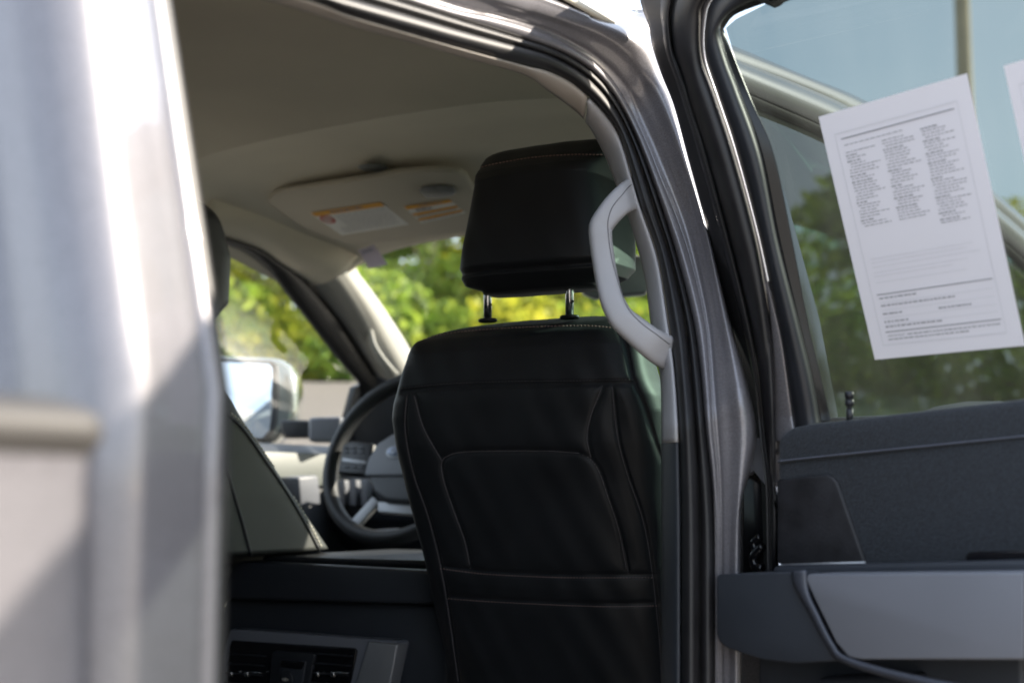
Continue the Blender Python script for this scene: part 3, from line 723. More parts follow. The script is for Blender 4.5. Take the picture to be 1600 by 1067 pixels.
# rear-left door and cab shell keep the light out of the cabin
sh = MB()
sh.prism([(-2.10, .3, .6), (-2.10, 1.75, .6), (-2.10, 1.75, 1.36), (-2.10, .3, 1.36)], (-.12, 0, 0))
sh.build('rear_door', M['navyplastic'], truck, bevel=.01)['label'] = 'closed rear door on the far side of the cab'
mesh_obj('rear_door_glass', [(-2.15, .45, 1.36), (-2.15, 1.72, 1.36), (-2.03, 1.72, 1.82), (-2.03, .6, 1.82)], [[0, 1, 2, 3]], glass('dark_glass', (.18, .2, .2), .6), truck, smooth=False)
sh = MB(); sh.box((-1.3, 1.9, .58), 1.75, 3.4, .06); sh.build('cab_floor', M['carpet'], truck)
sh = MB(); sh.prism([(-2.08, 1.60, 1.30), (-2.08, 1.76, 1.30), (-1.98, 1.76, 1.86), (-1.98, 1.58, 1.86)], (-.1, 0, 0)); sh.build('far_door_pillar', M['trim'], truck, bevel=.01)
slab('rear_bench', [(-2.0, .5, .62), (-2.0, 1.05, .62), (-2.0, 1.05, .98), (-2.0, .95, 1.0), (-2.0, .64, 1.0), (-2.0, .52, 1.40), (-2.0, .42, 1.40)], (1.35, 0, 0), M['leather'], truck, bevel=.03)
# hood
hd_ = MB(); hd_.prism([(-2.2, 3.4, .7), (-2.2, 3.4, 1.25), (-2.2, 4.0, 1.27), (-2.2, 4.6, 1.22), (-2.2, 4.75, 1.1), (-2.2, 4.75, .5)], (1.8, 0, 0)); hd_.build('hood', M['paint'], truck, bevel=.05, seg=4)

# ---------------- driver's side mirror
MZ = 3.62
mh = [(300, 552), (352, 556), (420, 558), (438, 561), (452, 570), (460, 585), (463, 602), (463, 640), (460, 658), (447, 672), (430, 690), (400, 700), (300, 700)]
mir = slab('side_mirror', [P(*q, MZ - (q[1] - 566) * .00042) for q in mh], Fh * .14, M['gloss'], truck, bevel=.025, seg=5)
mir.data.materials[0] = principled('mirror_shell', (.25, .27, .25), .12, .6, 1.0, noise=(9, .1))
slab('mirror_bezel', [P(*q, MZ - .006 - (q[1] - 566) * .00042) for q in [(300, 558), (352, 560), (425, 563), (434, 570), (436, 620), (432, 660), (424, 684), (405, 690), (300, 690)]], Fh * .03, M['blackplastic'], mir, bevel=.006)
mg = mesh_obj('mirror_glass', [P(*q, MZ - .009 - (q[1] - 566) * .00042) for q in [(300, 566), (358, 566), (420, 569), (425, 575), (425, 640), (421, 672), (410, 684), (300, 684)]], [list(range(8))], M['mirror'], mir, smooth=False)
# mirror glass is canted up a little
slab('mirror_arm', [P(*q, MZ - .12) for q in [(436, 655), (484, 656), (484, 684), (440, 684)]], Fh * .06, M['blackplastic'], mir, bevel=.008)
slab('mirror_mount', [P(*q, MZ - .28) for q in [(482, 652), (534, 650), (532, 690), (482, 690)]], Fh * .08, M['greypanel'], mir, bevel=.008)

# ---------------- cab rear corner pillar and cargo bed (close to the camera)
LEAN = .25
def plansweep(name, plan, zs, mat, parent, lean=LEAN, zk=1.3, shapes=None):
    rows = []
    for z in zs:
        s = max(0, z - zk); rows.append([Vector((x - lean * s - .12 * max(0, z - 1.6) , y + .03 * s, z)) for x, y in plan])
    return grid_obj(name, rows, mat, parent)
def rounded(cx, cy, r, a0, a1, n=14): return [(cx + r * math.cos(a), cy + r * math.sin(a)) for a in np.linspace(R(a0), R(a1), n)]
zs = list(np.linspace(.75, 1.3, 12)) + list(np.linspace(1.33, 1.85, 14))
plan = [(-.470, .512), (-.456, .505)] + [(-.4525, .500), (-.4505, .490), (-.4475, .480), (-.444, .468), (-.441, .455)] + rounded(-.468, .449, .0285, 0, -90, 18) + [(-.475, .4203), (-.482, .420)]
corner = plansweep('corner_pillar', plan, zs, M['paint'], truck)
plansweep('corner_groove', [(-.481, .4205), (-.485, .427), (-.497, .427), (-.501, .4195)], zs, M['paint'], corner)
plansweep('back_panel', [(-.501, .4195), (-.6, .4195), (-1.3, .40), (-2.1, .42), (-2.16, .47), (-2.18, .55)], zs, M['paint'], corner)
plansweep('corner_flange', [(-.462, .512)] + rounded(-.4665, .516, .007, -60, 90, 10) + [(-.474, .527), (-.479, .53), (-.51, .535)], zs, M['paint'], corner)
plansweep('corner_seal', rounded(-.487, .541, .010, -60, 150, 12), zs, M['rubber_gloss'], corner)
plansweep('corner_trim', [(-.49, .548), (-.52, .552), (-.56, .53), (-.58, .45)], zs, M['trim'], corner)
bz = 1.283
bed = []
bplan = [(-.45, .372)] + rounded(-.402, .356, .017, 90, 0, 10) + [(-.384, .34), (-.383, .2), (-.383, -.8), (-.385, -1.6)]
M['cap'] = principled('bed_cap_plastic', (.05, .046, .043), .6, bump=('noise', 800, .3, .0008), noise=(9, .1))
rows = []
for z, dx in [(.6, .02), (.9, .012), (1.1, .006), (1.2, .002), (1.255, 0), (1.264, .001), (1.268, .004), (1.272, .006), (1.279, .004), (bz, -.004), (bz + .002, -.012), (bz + .002, -.06)]:
    rows.append([Vector((x + dx * (1 if x > -.42 else 0), y + (0 if y < .3 else dx * .5), z)) for x, y in bplan])
bedo = grid_obj('cargo_bed', rows[:6], M['paint'], truck)
grid_obj('bed_rail_cap', rows[5:], M['cap'], bedo)
slab('bed_front_wall', [Vector((-.45, .368, .7)), Vector((-2.1, .368, .7)), Vector((-2.1, .368, bz - .004)), Vector((-.45, .368, bz - .004))], (0, -.03, 0), M['paint'], bedo, bevel=.004)

# ---------------- open rear door
D0 = [(990, -60), (1001, 5), (1014, 43), (1019, 73), (1035, 121), (1053, 166), (1073, 240), (1108, 370), (1138, 499), (1160, 585), (1178, 671), (1186, 760), (1190, 900)]
D1 = [(1064, -60), (1052, 0), (1047, 32), (1052, 82), (1066, 123), (1079, 172), (1100, 235), (1138, 370), (1170, 499), (1185, 585), (1195, 690), (1203, 760), (1206, 900)]
D2 = [(1150, -60), (1105, 0), (1097, 30), (1097, 87), (1118, 150), (1146, 235), (1182, 370), (1200, 470), (1209, 540), (1211, 600), (1212, 690)]
D2b = [(1170, -60), (1116, -4), (1103, 30), (1102, 87), (1122, 150), (1150, 235), (1186, 370), (1207, 470), (1222, 550), (1233, 630), (1243, 690)]
D3 = [(1270, -34), (1205, -8), (1150, 14), (1128, 36), (1126, 52), (1138, 95), (1155, 140), (1190, 240), (1216, 370), (1248, 499), (1269, 585), (1284, 664)]
D4 = [(1272, -28), (1210, 0), (1152, 22), (1134, 41), (1132, 50), (1150, 97), (1176, 161), (1209, 240), (1237, 370), (1262, 499), (1282, 585), (1300, 664)]
rdoor = empty('rear_door', (0, 0, 0), truck)
zd = lambda off: (lambda x, y: depth(DOOR(x, y, off)))
band('door_edge', D0, D1, zd(0), M['rubber'], rdoor, .006, dza=.05, dzb=0)
band('edge_seal', mid(D0, D1, .62), mid(D0, D1, .98), zd(0), M['rubber_gloss'], rdoor, .012, dza=.01)
band('frame_seal', D1, D2, zd(0), M['rubber_gloss'], rdoor, .020, power=.6)
band('painted_frame', mid(D1, D2, .9), D2b, zd(0), M['paint'], rdoor, .004, dza=.004, dzb=.004)
band('paint_gusset', [(1196, 440), (1205, 520), (1208, 600), (1208, 690)], [(1200, 440), (1222, 530), (1238, 640), (1246, 690)], zd(0), M['paint'], rdoor, .003, dza=-.004, dzb=-.004)
band('window_garnish', D2b, D3, zd(0), M['blackplastic'], rdoor, .018, dzb=.006, power=.55)
band('glass_edge', D3, D4, zd(0), M['frit'], rdoor, .0, dza=.008, dzb=.016, solid=.003)
# glass pane and the rest of the window frame, in door coordinates
gl_px = [(1150, 30), (1134, 44), (1150, 97), (1176, 161), (1209, 240), (1237, 370), (1262, 499), (1282, 585), (1300, 680)]
DNU = DN - Vector((0, 0, DL))
gp = [onplane(*q, H0 + DN * -.018, DNU) for q in gl_px]
def DLU(u, z, off): return H0 + DU * u + Vector((0, 0, z - 1.33)) + DN * (off + DL * (z - 1.33))
ut, ztop = duz(DOOR(1152, 20, -.018)); zg = DOOR(1210, 0, -.018)
ug, zgz = duz(zg)
slope = (zgz - ztop) / (ug - ut)
gp2 = [DLOC(.35, zgz + .03, -.018), DLOC(.6, zgz + .03, -.018), DLOC(.86, zgz + .01, -.018), DLOC(.96, zgz - .07, -.018), DLU(.99, 1.30, -.018), DLU(.3, 1.30, -.018)]
pane = mesh_obj('window_glass', gp[::-1] + [zg] + gp2, [list(range(len(gp) + 1 + len(gp2)))], M['glass_tint'], rdoor, smooth=False)
# top and rear bars of the frame
tb = MB()
uA, zA = duz(DOOR(1180, 6, 0)); 
top_in = [(uA, zA), (ug, zgz), (.35, zgz + .02), (.60, zgz + .02), (.84, zgz + .005)]
top_out = [(u - .0, z + .055) for u, z in top_in]
q = top_in + [(.93, zgz - .08), (.97, 1.33), (1.04, 1.33), (1.01, zgz - .04), (.95, zgz + .035)] + top_out[::-1]
tb.prism([DLOC(u, z, .012) for u, z in q], DN * -.05); tb.build('window_frame', M['blackplastic'], rdoor, bevel=.008)
# inner panel
def dslab(name, pxs, off, th, mat, parent, bevel=.004, extra=()):
    pts = [DOOR(*q, off) for q in pxs] + [DLOC(u, z, off) for u, z in extra]
    return slab(name, pts, DN * -th, mat, parent, bevel=bevel)
ur, zr = duz(DOOR(1600, 622, .02))
upper = dslab('door_panel', [(1213, 900), (1213, 690), (1219, 677), (1236, 667), (1270, 660), (1330, 654), (1600, 622)], .02, .05, M['doorcloth'], rdoor, .008, extra=[(.62, zr + .012), (1.0, zr + .015), (1.0, 1.14)])
# stitched seam with its welt
pb = bvh(upper); th = MB(); wl_ = MB()
zz = lambda x, y: DOOR(x, y, .0215)
sl = spline([(1216, 722), (1300, 713), (1450, 698), (1640, 679)], 110)
for i in range(0, 108, 1):
    wl_.tube([zz(*sl[i]), zz(*sl[i + 1])], .0012, 6)
wl_.build('panel_welt', M['doorcloth'], upper)
for i in range(0, 109):
    a, b = sl[i], sl[i] + (sl[min(i + 1, 109)] - sl[max(i - 1, 0)]) * .28
    th.tube([DOOR(a[0], a[1] - 2, .0232), DOOR(b[0], b[1] - 2, .0232)], .0006, 5)
th.build('stitching', principled('blue_thread', (.2, .21, .27), .7), upper)
dslab('speaker_insert', [(1213, 884), (1213, 749), (1289, 741), (1300, 744), (1308, 753), (1352, 880)], .024, .02, principled('dark_insert', (.016, .016, .019), .6, bump=('noise', 300, .3, .001), noise=(40, .5)), rdoor, .003)
ch = MB(); ch.tube([DOOR(1217, 883, .028), DOOR(1352, 879, .028)], .0016, 8); ch.build('chrome_strip', M['satin'], rdoor)
ch = MB(); ch.box(DOOR(1218, 882, .029), .003, .003, .003); ch.build('strip_end', M['chrome'], rdoor)
dslab('ledge', [(1205, 905), (1205, 884), (1360, 880), (1600, 874)], .045, .05, M['navyplastic'], rdoor, .005, extra=[(.6, duz(DOOR(1600, 876, .045))[1]), (.6, duz(DOOR(1600, 905, .045))[1])])
slab('shaded_pull_cup', [DOOR(*q, .0245) for q in [(1506, 884), (1508, 866), (1514, 862), (1640, 858), (1640, 884)]], DN * -.01, M['gloss'], rdoor, bevel=.002)  # black slab gives the grab hole its shadow as colour
arm = dslab('armrest', [(1119, 902), (1122, 897), (1236, 893), (1245, 897), (1262, 935), (1290, 1000), (1312, 1032), (1240, 1036), (1190, 1030), (1135, 1012), (1124, 1003), (1119, 990)], .085, .09, M['navyplastic'], rdoor, .008)
band('armrest_border', [(1236, 892), (1240, 915), (1262, 955), (1292, 1010), (1318, 1036), (1415, 1066), (1600, 1106)], [(1262, 890), (1266, 925), (1280, 957), (1304, 1004), (1327, 1025), (1420, 1051), (1600, 1086)], zd(.088), principled('border_plastic', (.06, .066, .085), .4, noise=(9, .1)), rdoor, .007)
dslab('armrest_panel', [(1258, 905), (1260, 898), (1266, 896), (1600, 893), (1600, 1030), (1345, 1030), (1325, 1026), (1306, 1004), (1272, 935)], .092, .06, M['greypanel'], rdoor, .006,)
ue, ze = duz(DOOR(1600, 893, .092)); ue2, ze2 = duz(DOOR(1600, 1030, .092))
slab('armrest_rear', [DLOC(ue + .0005, ze, .092), DLOC(ue + .34, ze + .01, .092), DLOC(ue + .36, ze2, .092), DLOC(ue2 + .0005, ze2, .092)], DN * -.06, M['greypanel'], rdoor, bevel=.001)
dslab('lower_panel', [(1182, 1100), (1182, 1012), (1200, 1000), (1600, 1000), (1600, 1100)], .03, .05, M['navyplastic'], rdoor, .006, extra=[(1.0, .62), (.03, .62)])
dslab('map_pocket', [(1272, 1100), (1275, 1058), (1420, 1052), (1436, 1100)], .06, .05, M['blackplastic'], rdoor, .006)
# outer skin of the open door
slab('door_skin', [DLOC(0.0, .55, -.05), DLOC(1.02, .55, -.05), DLOC(1.04, 1.33, -.05), DLOC(0.0, 1.33, -.05)], DN * -.03, M['paint'], rdoor, bevel=.006)
# hinge side: plate, check strap and lock pin
slab('hinge_plate', [DOOR(*q, -.01) for q in [(1166, 744), (1176, 684), (1190, 684), (1196, 760), (1176, 735)]], DN * -.01, M['greypanel'], rdoor, bevel=.002)
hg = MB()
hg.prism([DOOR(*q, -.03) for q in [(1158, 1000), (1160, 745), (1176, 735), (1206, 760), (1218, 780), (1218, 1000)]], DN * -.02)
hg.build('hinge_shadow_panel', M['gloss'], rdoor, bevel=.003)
hb2 = MB()
for pts, r_ in (([(1188, 838), (1178, 846), (1180, 858), (1190, 862)], .004), ([(1192, 852), (1178, 868), (1180, 884), (1192, 888)], .005)):
    hb2.tube([Vector(DOOR(*q, -.012)) for q in spline(pts, 16)], r_, 10)
hb2.build('check_strap', M['gloss'], rdoor)
lp = MB(); a, b = DOOR(1328, 660, .01), DOOR(1327, 612, .01)
for s0, s1, r_ in ((0, .45, .0034), (.45, .55, .0025), (.55, .75, .0042), (.75, .8, .003), (.8, 1, .0042)):
    lp.tube([a + (b - a) * s0, a + (b - a) * s1], r_, 12)
lp.build('lock_pin', M['blackplastic'], rdoor)

# ---------------- passenger front door (closed), seen through the open door's glass
K0 = [(1100, 78), (1152, 99), (1262, 142), (1330, 173), (1440, 236), (1569, 338), (1640, 404)]
K1 = [(1120, 118), (1172, 143), (1281, 191), (1360, 232), (1440, 278), (1569, 373), (1640, 440)]
n = 60; a, b = spline(K0, n), spline(K1, n); rows = []
for s, dx in ((0, -.012), (.08, .0), (.5, .004), (.92, .002), (1, -.012)):
    rows.append([FRONTSIDE(*(a[i] * (1 - s) + b[i] * s)) + Vector((dx, 0, 0)) for i in range(n)])
fdoor = grid_obj('front_door', rows, M['paint'], truck, solid=.006)
K2 = [(x + 3, y + 12) for x, y in K1]
rows = []
bq = spline(K2, n)
for s, dx in ((0, -.010), (.5, -.004), (1, -.016)): rows.append([FRONTSIDE(*(b[i] * (1 - s) + bq[i] * s)) + Vector((dx, 0, 0)) for i in range(n)])
grid_obj('glass_seal', rows, M['rubber'], fdoor, solid=.003)
gpx = [(1180, 160)] + [tuple(q) for q in spline(K2[1:], 20)] + [(1640, 690), (1330, 690), (1287, 499), (1235, 310)]
mesh_obj('front_glass', [FRONTSIDE(*q) + Vector((-.014, 0, 0)) for q in gpx], [list(range(len(gpx)))], M['glass_front'], fdoor, smooth=False)
ap = [(1130, 90), (1182, 160), (1237, 310), (1289, 499), (1318, 650), (1322, 700), (1200, 700), (1160, 500), (1120, 250)]
slab('pillar_applique', [FRONTSIDE(*q) + Vector((-.006, 0, 0)) for q in ap], (-.02, 0, 0), M['gloss'], fdoor, bevel=.002)
slab('door_skin', [Vector((-.475, 1.46, .55)), Vector((-.37, 2.9, .55)), Vector((-.37, 2.9, 1.31)), Vector((-.49, 1.46, 1.31))], (-.08, 0, 0), M['paint'], fdoor, bevel=.01)
# dark solid shape standing in for a reflection low in the glass
slab('dark_reflection', [FRONTSIDE(*q) + Vector((.03, 0, 0)) for q in [(1395, 646), (1420, 636), (1470, 628), (1490, 634), (1480, 652), (1400, 658)]], (.05, .02, 0), M['blackplastic'], fdoor, bevel=.01)

# ================================================================== PAPERS (things of their own)
def paper(name, corners, label, full):
    fn = lambda off: quadmap(corners, fn=lambda x, y: DOOR(x, y, off))
    f = fn(-.0145)
    o = mesh_obj(name, [f(0, 0), f(1, 0), f(1, 1), f(0, 1)], [[0, 1, 2, 3]], M['paper'], None, smooth=False)
    tag(o, label, 'paper', None)
    k = fn(-.0138); K = lambda u, v: k(u, v)
    ink, faint = MB(), MB()
    def hl(mb, u0, u1, v, h): mb.add([K(u0, v), K(u1, v), K(u1, v + h), K(u0, v + h)], [[0, 1, 2, 3]])
    def vl(mb, u, v0, v1, w): mb.add([K(u, v0), K(u + w, v0), K(u + w, v1), K(u, v1)], [[0, 1, 2, 3]])
    def words(mb, u0, u1, v, h=.0045):
        u = u0
        while u < u1 - .01:
            w = random.uniform(.010, .034); e = min(u + w, u1)
            # letters: short strokes of varying height
            x = u
            while x < e:
                s = random.uniform(.003, .006); hh = h * random.choice((.8, .85, .85, 1)); mb.add([K(x, v + h - hh), K(x + s * .8, v + h - hh), K(x + s * .8, v + h), K(x, v + h)], [[0, 1, 2, 3]]); x += s
            u = e + .009
    for (u0, u1, v0, v1) in ((.075, .895, .085, .945),):
        hl(faint, u0, u1, v0, .0025); hl(faint, u0, u1, v1, .0025); vl(faint, u0, v0, v1, .003); vl(faint, u1, v0, v1, .003)
    hl(ink, .11, .87, .108, .005)
    words(ink, .12, .52, .135)
    for (u0, u1, v0, v1) in ((.12, .335, .165, .475), (.365, .60, .155, .470), (.63, .86, .148, .500)):
        v = v0
        while v < v1:
            if random.random() < .22: words(ink, u0 - .004, u0 + random.uniform(.06, .14), v, .007); v += .0125
            words(ink, u0 + random.choice((0, 0, .015)), u1 - random.uniform(0, .10), v); v += .0118
    for v in (.60, .615, .633, .655, .67, .695): hl(faint, .12, random.uniform(.6, .85), v, .0015)
    hl(ink, .11, .88, .742, .004)
    for v, e in ((.755, .36), (.785, .62), (.818, .26), (.85, .28), (.87, .50)): words(ink, .12, e, v, .0075)
    words(ink, .49, .72, .822, .0075)
    for v in (.778, .808, .838, .865): hl(faint, .12, .87, v, .0014)
    hl(ink, .11, .88, .893, .004)
    words(ink, .25, .87, .908, .006); words(ink, .12, .66, .922, .006)
    ink.build('printed_text', M['ink'], o, smooth=False); faint.build('ruled_lines', M['inkfaint'], o, smooth=False)
    if full:
        cu = bpy.data.curves.new('lettering', 'FONT'); cu.body = 'IMPORTANT:'; cu.size = 1; cu.extrude = 0
        tmp = bpy.data.objects.new('t', cu); COL.objects.link(tmp); dg = bpy.context.evaluated_depsgraph_get()
        me = bpy.data.meshes.new_from_object(tmp.evaluated_get(dg)); COL.objects.unlink(tmp)
        xs = [v.co.x for v in me.vertices]; W_ = max(xs)
        vs = [K(.12 + .115 * v.co.x / W_, .9155 - .0085 * v.co.y / .7) for v in me.vertices]
        mesh_obj('heading_text', vs, [list(p.vertices) for p in me.polygons], M['ink'], o, smooth=False)
    return o
paper('window_sheet', [(1279, 183), (1511, 115), (1602, 540), (1367, 562)], 'tilted white printed sheet on the open door glass, seen whole', True)
paper('window_sheet', [(1568, 103), (1790, 40), (1880, 470), (1655, 500)], 'white printed sheet cut off by the right edge of the photo', False)
tg = [onY(*q, 2.50) for q in [(559, 391), (584, 382), (605, 413), (577, 420)]]
tagp = slab('hanging_tag', tg, (0, .002, 0), M['paper'], None, bevel=0, smooth=False)
tag(tagp, 'small blank cream tag hanging beside the far windshield pillar', 'tag')
t2_ = quadmap([(559, 391), (584, 382), (605, 413), (577, 420)], fn=lambda x, y: onY(x, y, 2.4985))
tm = MB()
for v in (.12, .2): tm.add([t2_(.15, v), t2_(.8, v), t2_(.8, v + .04), t2_(.15, v + .04)], [[0, 1, 2, 3]])
tm.build('printed_lines', M['badge'], tagp, smooth=False)

adopt()

# ================================================================== SURROUNDINGS
def ground_mat(name, c1, c2, s, rough=.9):
    m = principled(name, c1, rough); t, N, L = nt(m); b = N['Principled BSDF']; tc = N.new('ShaderNodeTexCoord')
    n1 = N.new('ShaderNodeTexNoise'); n1.inputs['Scale'].default_value = s; n1.inputs['Detail'].default_value = 8; L.new(tc.outputs['Object'], n1.inputs['Vector'])
    cr = N.new('ShaderNodeMix'); cr.data_type = 'RGBA'; cr.inputs['A'].default_value = (*c1, 1); cr.inputs['B'].default_value = (*c2, 1)
    L.new(n1.outputs['Fac'], cr.inputs['Factor']); L.new(cr.outputs['Result'], b.inputs['Base Color'])
    bp = N.new('ShaderNodeBump'); bp.inputs['Strength'].default_value = .4; bp.inputs['Distance'].default_value = .01
    n2 = N.new('ShaderNodeTexNoise'); n2.inputs['Scale'].default_value = 60; n2.inputs['Detail'].default_value = 6; L.new(tc.outputs['Object'], n2.inputs['Vector']); L.new(n2.outputs['Fac'], bp.inputs['Height']); L.new(bp.outputs['Normal'], b.inputs['Normal'])
    return m
def hgt(x, y):
    """rising lot ahead-left of the truck"""
    d = -x * math.sin(R(39)) + y * math.cos(R(39))
    return 3.35 * min(1, max(0, (d - 11) / 15.5)) + .02 * max(0, d - 26.5)
GX = [-300, -150, -80] + list(np.arange(-60, 61, 2.0)) + [80, 150, 300]
rows = [[Vector((x, y, hgt(x, y))) for x in GX] for y in GX]
tag(grid_obj('ground', rows, ground_mat('tan_asphalt', (.27, .235, .20), (.36, .32, .27), .6), None), kind='structure')
lot = []
for r_ in np.linspace(9.0, 26.7, 24):
    lot.append([Vector((-r_ * math.sin(a), r_ * math.cos(a), hgt(-r_ * math.sin(a), r_ * math.cos(a)) + .02)) for a in np.linspace(R(2), R(66), 70)])
tag(grid_obj('rising_lot', lot, ground_mat('lot_asphalt', (.15, .128, .11), (.20, .172, .148), .5), None), kind='structure')
def strip_ground(name, pxs, mat, lift):
    pts = []
    for q in pxs:
        d = ray(*q); lo, hi = 2, 300
        for _ in range(80):
            m_ = (lo + hi) / 2; p = CAM + d * m_
            if p.z > hgt(p.x, p.y): lo = m_
            else: hi = m_
        pts.append(CAM + d * lo + Vector((0, 0, lift)))
    return mesh_obj(name, pts, [list(range(len(pts)))], mat, None, smooth=False)
wm = principled('road_paint', (.75, .73, .66), .8, noise=(3, .1))
for q in ([(470, 606), (485, 604), (518, 645), (499, 647)], [(440, 600), (452, 599), (470, 640), (455, 642)]):
    tag(strip_ground('parking_line', q, wm, .05), kind='structure')
# verge of grass under the trees
gm = ground_mat('verge_grass', (.05, .085, .015), (.10, .13, .03), 1.4)
vr = []
for r_ in (26.6, 45, 90):
    row = []
    for az in np.linspace(R(5), R(62), 30):
        x, y = -r_ * math.sin(az), r_ * math.cos(az); row.append(Vector((x, y, hgt(x, y) + .03 + (.1 if r_ > 30 else 0))))
    vr.append(row)
tag(grid_obj('grass_verge', vr, gm, None), kind='structure')

def leaf_mat(name, c1, c2):
    m = bpy.data.materials.new(name); t, N, L = nt(m); b = N['Principled BSDF']; out = N['Material Output']
    oi = N.new('ShaderNodeObjectInfo'); geo = N.new('ShaderNodeNewGeometry')
    tc = N.new('ShaderNodeTexCoord'); n = N.new('ShaderNodeTexNoise'); n.inputs['Scale'].default_value = .9; L.new(tc.outputs['Object'], n.inputs['Vector'])
    mx = N.new('ShaderNodeMix'); mx.data_type = 'RGBA'; mx.inputs['A'].default_value = (*c1, 1); mx.inputs['B'].default_value = (*c2, 1)
    ad = N.new('ShaderNodeMath'); ad.operation = 'MULTIPLY_ADD'; ad.inputs[1].default_value = .6; L.new(geo.outputs['Random Per Island'], ad.inputs[0]); 
    sb_ = N.new('ShaderNodeMath'); sb_.operation = 'SUBTRACT'; L.new(n.outputs['Fac'], sb_.inputs[0]); sb_.inputs[1].default_value = .3; L.new(sb_.outputs[0], ad.inputs[2])
    L.new(ad.outputs[0], mx.inputs['Factor']); L.new(mx.outputs['Result'], b.inputs['Base Color']); b.inputs['Roughness'].default_value = .55
    tl = N.new('ShaderNodeBsdfTranslucent'); L.new(mx.outputs['Result'], tl.inputs['Color'])
    ms = N.new('ShaderNodeMixShader'); ms.inputs['Fac'].default_value = .6; L.new(b.outputs[0], ms.inputs[1]); L.new(tl.outputs[0], ms.inputs[2]); L.new(ms.outputs[0], out.inputs['Surface'])
    return m
LM = [leaf_mat('leaf_yellow', (.42, .47, .035), (.72, .64, .07)), leaf_mat('leaf_green', (.20, .34, .04), (.44, .50, .07)), leaf_mat('leaf_deep', (.08, .15, .015), (.20, .26, .025))]
BK = principled('bark', (.30, .22, .13), .9, bump=('noise', 12, .8, .03), noise=(6, .3))
def crown_mesh(name, mat, h, w, seed, n=5200, base=.25, leaf=.17):
    r = np.random.default_rng(seed)
    k = 26; cz = r.uniform(base * h, .93 * h, k); ang = r.uniform(0, 2 * PI, k)
    env = np.sin(np.clip((cz / h - base * .6) / (1 - base * .6), .03, 1) * PI * .9 + .25) ** .8
    rad = w * np.clip(env, .1, 1) * np.sqrt(r.uniform(.05, 1, k)); C = np.stack([rad * np.cos(ang), rad * np.sin(ang), cz], 1); cr = r.uniform(.45, .95, k) * w * .55
    idx = r.integers(0, k, n); d = r.normal(size=(n, 3)); d /= np.linalg.norm(d, axis=1)[:, None]
    p = C[idx] + d * (cr[idx] * r.uniform(.55, 1.05, n) ** .5)[:, None] * np.array([1, 1, .75])
    a = r.normal(size=(n, 3)); a /= np.linalg.norm(a, axis=1)[:, None]; b = np.cross(a, r.normal(size=(n, 3))); b /= np.linalg.norm(b, axis=1)[:, None]
    s = leaf * r.uniform(.6, 1.3, n)[:, None]
    V = np.concatenate([p - a * s, p + b * s * .5, p + a * s, p - b * s * .5], 1).reshape(-1, 3)
    me = bpy.data.meshes.new(name); me.from_pydata(V.tolist(), [], [[4 * i, 4 * i + 1, 4 * i + 2, 4 * i + 3] for i in range(n)]); me.materials.append(mat)
    return me, C
def trunk_mesh(name, h, C, seed):
    r = random.Random(seed); b = MB()
    pts = [Vector((.06 * math.sin(k * 1.3 + seed), .06 * math.cos(k * 1.7 + seed), h * k / 6 * .8)) for k in range(7)]
    b.tube(pts, [.17, .14, .12, .10, .08, .05, .03], 10)
    for i in range(0, len(C), 3):
        c = Vector(C[i]); z = max(.2 * h, min(c.z - .4, .75 * h)); b.tube([Vector((0, 0, z * .8)), Vector((c.x * .5, c.y * .5, (z + c.z) / 2)), c], [.05, .035, .012], 6)
    me = bpy.data.meshes.new(name); me.from_pydata([tuple(v) for v in b.v], [], b.f); me.materials.append(BK); me.polygons.foreach_set('use_smooth', [True] * len(me.polygons)); return me
PROT = {}
for key, mat, h, w, seed, base in (('yellow', LM[0], 7.0, 1.9, 1, .12), ('green', LM[1], 7.4, 2.1, 2, .10), ('deep', LM[2], 6.6, 2.2, 3, .12), ('tall', LM[1], 10, 2.6, 4, .15), ('bush', LM[1], 1.9, 1.5, 7, .0), ('bushy', LM[0], 1.7, 1.4, 8, .0)):
    cm, C = crown_mesh('crown', mat, h, w, seed, n=1800 if 'bush' in key else 3700, base=base, leaf=.13 if 'bush' in key else .17)
    PROT[key] = (cm, trunk_mesh('trunk', h, C, seed))
def tree(kind, az, dist, label, cat='tree', name='leafy_tree', s=1.0, group=None, rz=0):
    x, y = -dist * math.sin(R(az)), dist * math.cos(R(az))
    t = empty(name, (x, y, hgt(x, y) - .02)); tag(t, label, cat, group); t.scale = (s, s, s); t.rotation_euler = (0, 0, rz)
    for nm, me in zip(('crown', 'trunk'), PROT[kind]):
        o = bpy.data.objects.new(nm, me); COL.objects.link(o); o.parent = t
    return t
G1 = 'trees beyond the rising lot'
view = [('green', 42.6, 33, 'green tree beside the far front seat headrest, leftmost through the driver window'),
        ('yellow', 40.4, 31, 'yellow-green tree in the middle of the driver window with a pale trunk'),
        ('deep', 38.6, 34, 'darker green tree through the driver window above the mirror housing'),
        ('green', 37.0, 31.5, 'green tree at the driver window corner against the windshield pillar'),
        ('yellow', 34.6, 33, 'pale yellow-green tree just right of the windshield pillar by the hanging tag'),
        ('green', 33.2, 30.5, 'green tree through the windshield between pillar and headrest'),
        ('yellow', 31.4, 32, 'bright yellow tree through the windshield touching the headrest edge'),
        ('yellow', 29.3, 34, 'yellow tree showing between the left headrest post and the seat top'),
        ('green', 27.4, 32, 'green tree showing between the two headrest posts'),
        ('yellow', 25.6, 31, 'pale trunked tree right of the right headrest post'),
        ('green', 23.6, 33, 'green tree seen through the pillar grab handle below the mirror')]
for i, (k, az, d, l) in enumerate(view): tree(k, az, d, l, group=G1, rz=i * 1.3, s=(.84 + .12 * math.sin(i * 2.1)) * (.8 if i in (4, 6, 1) else 1))
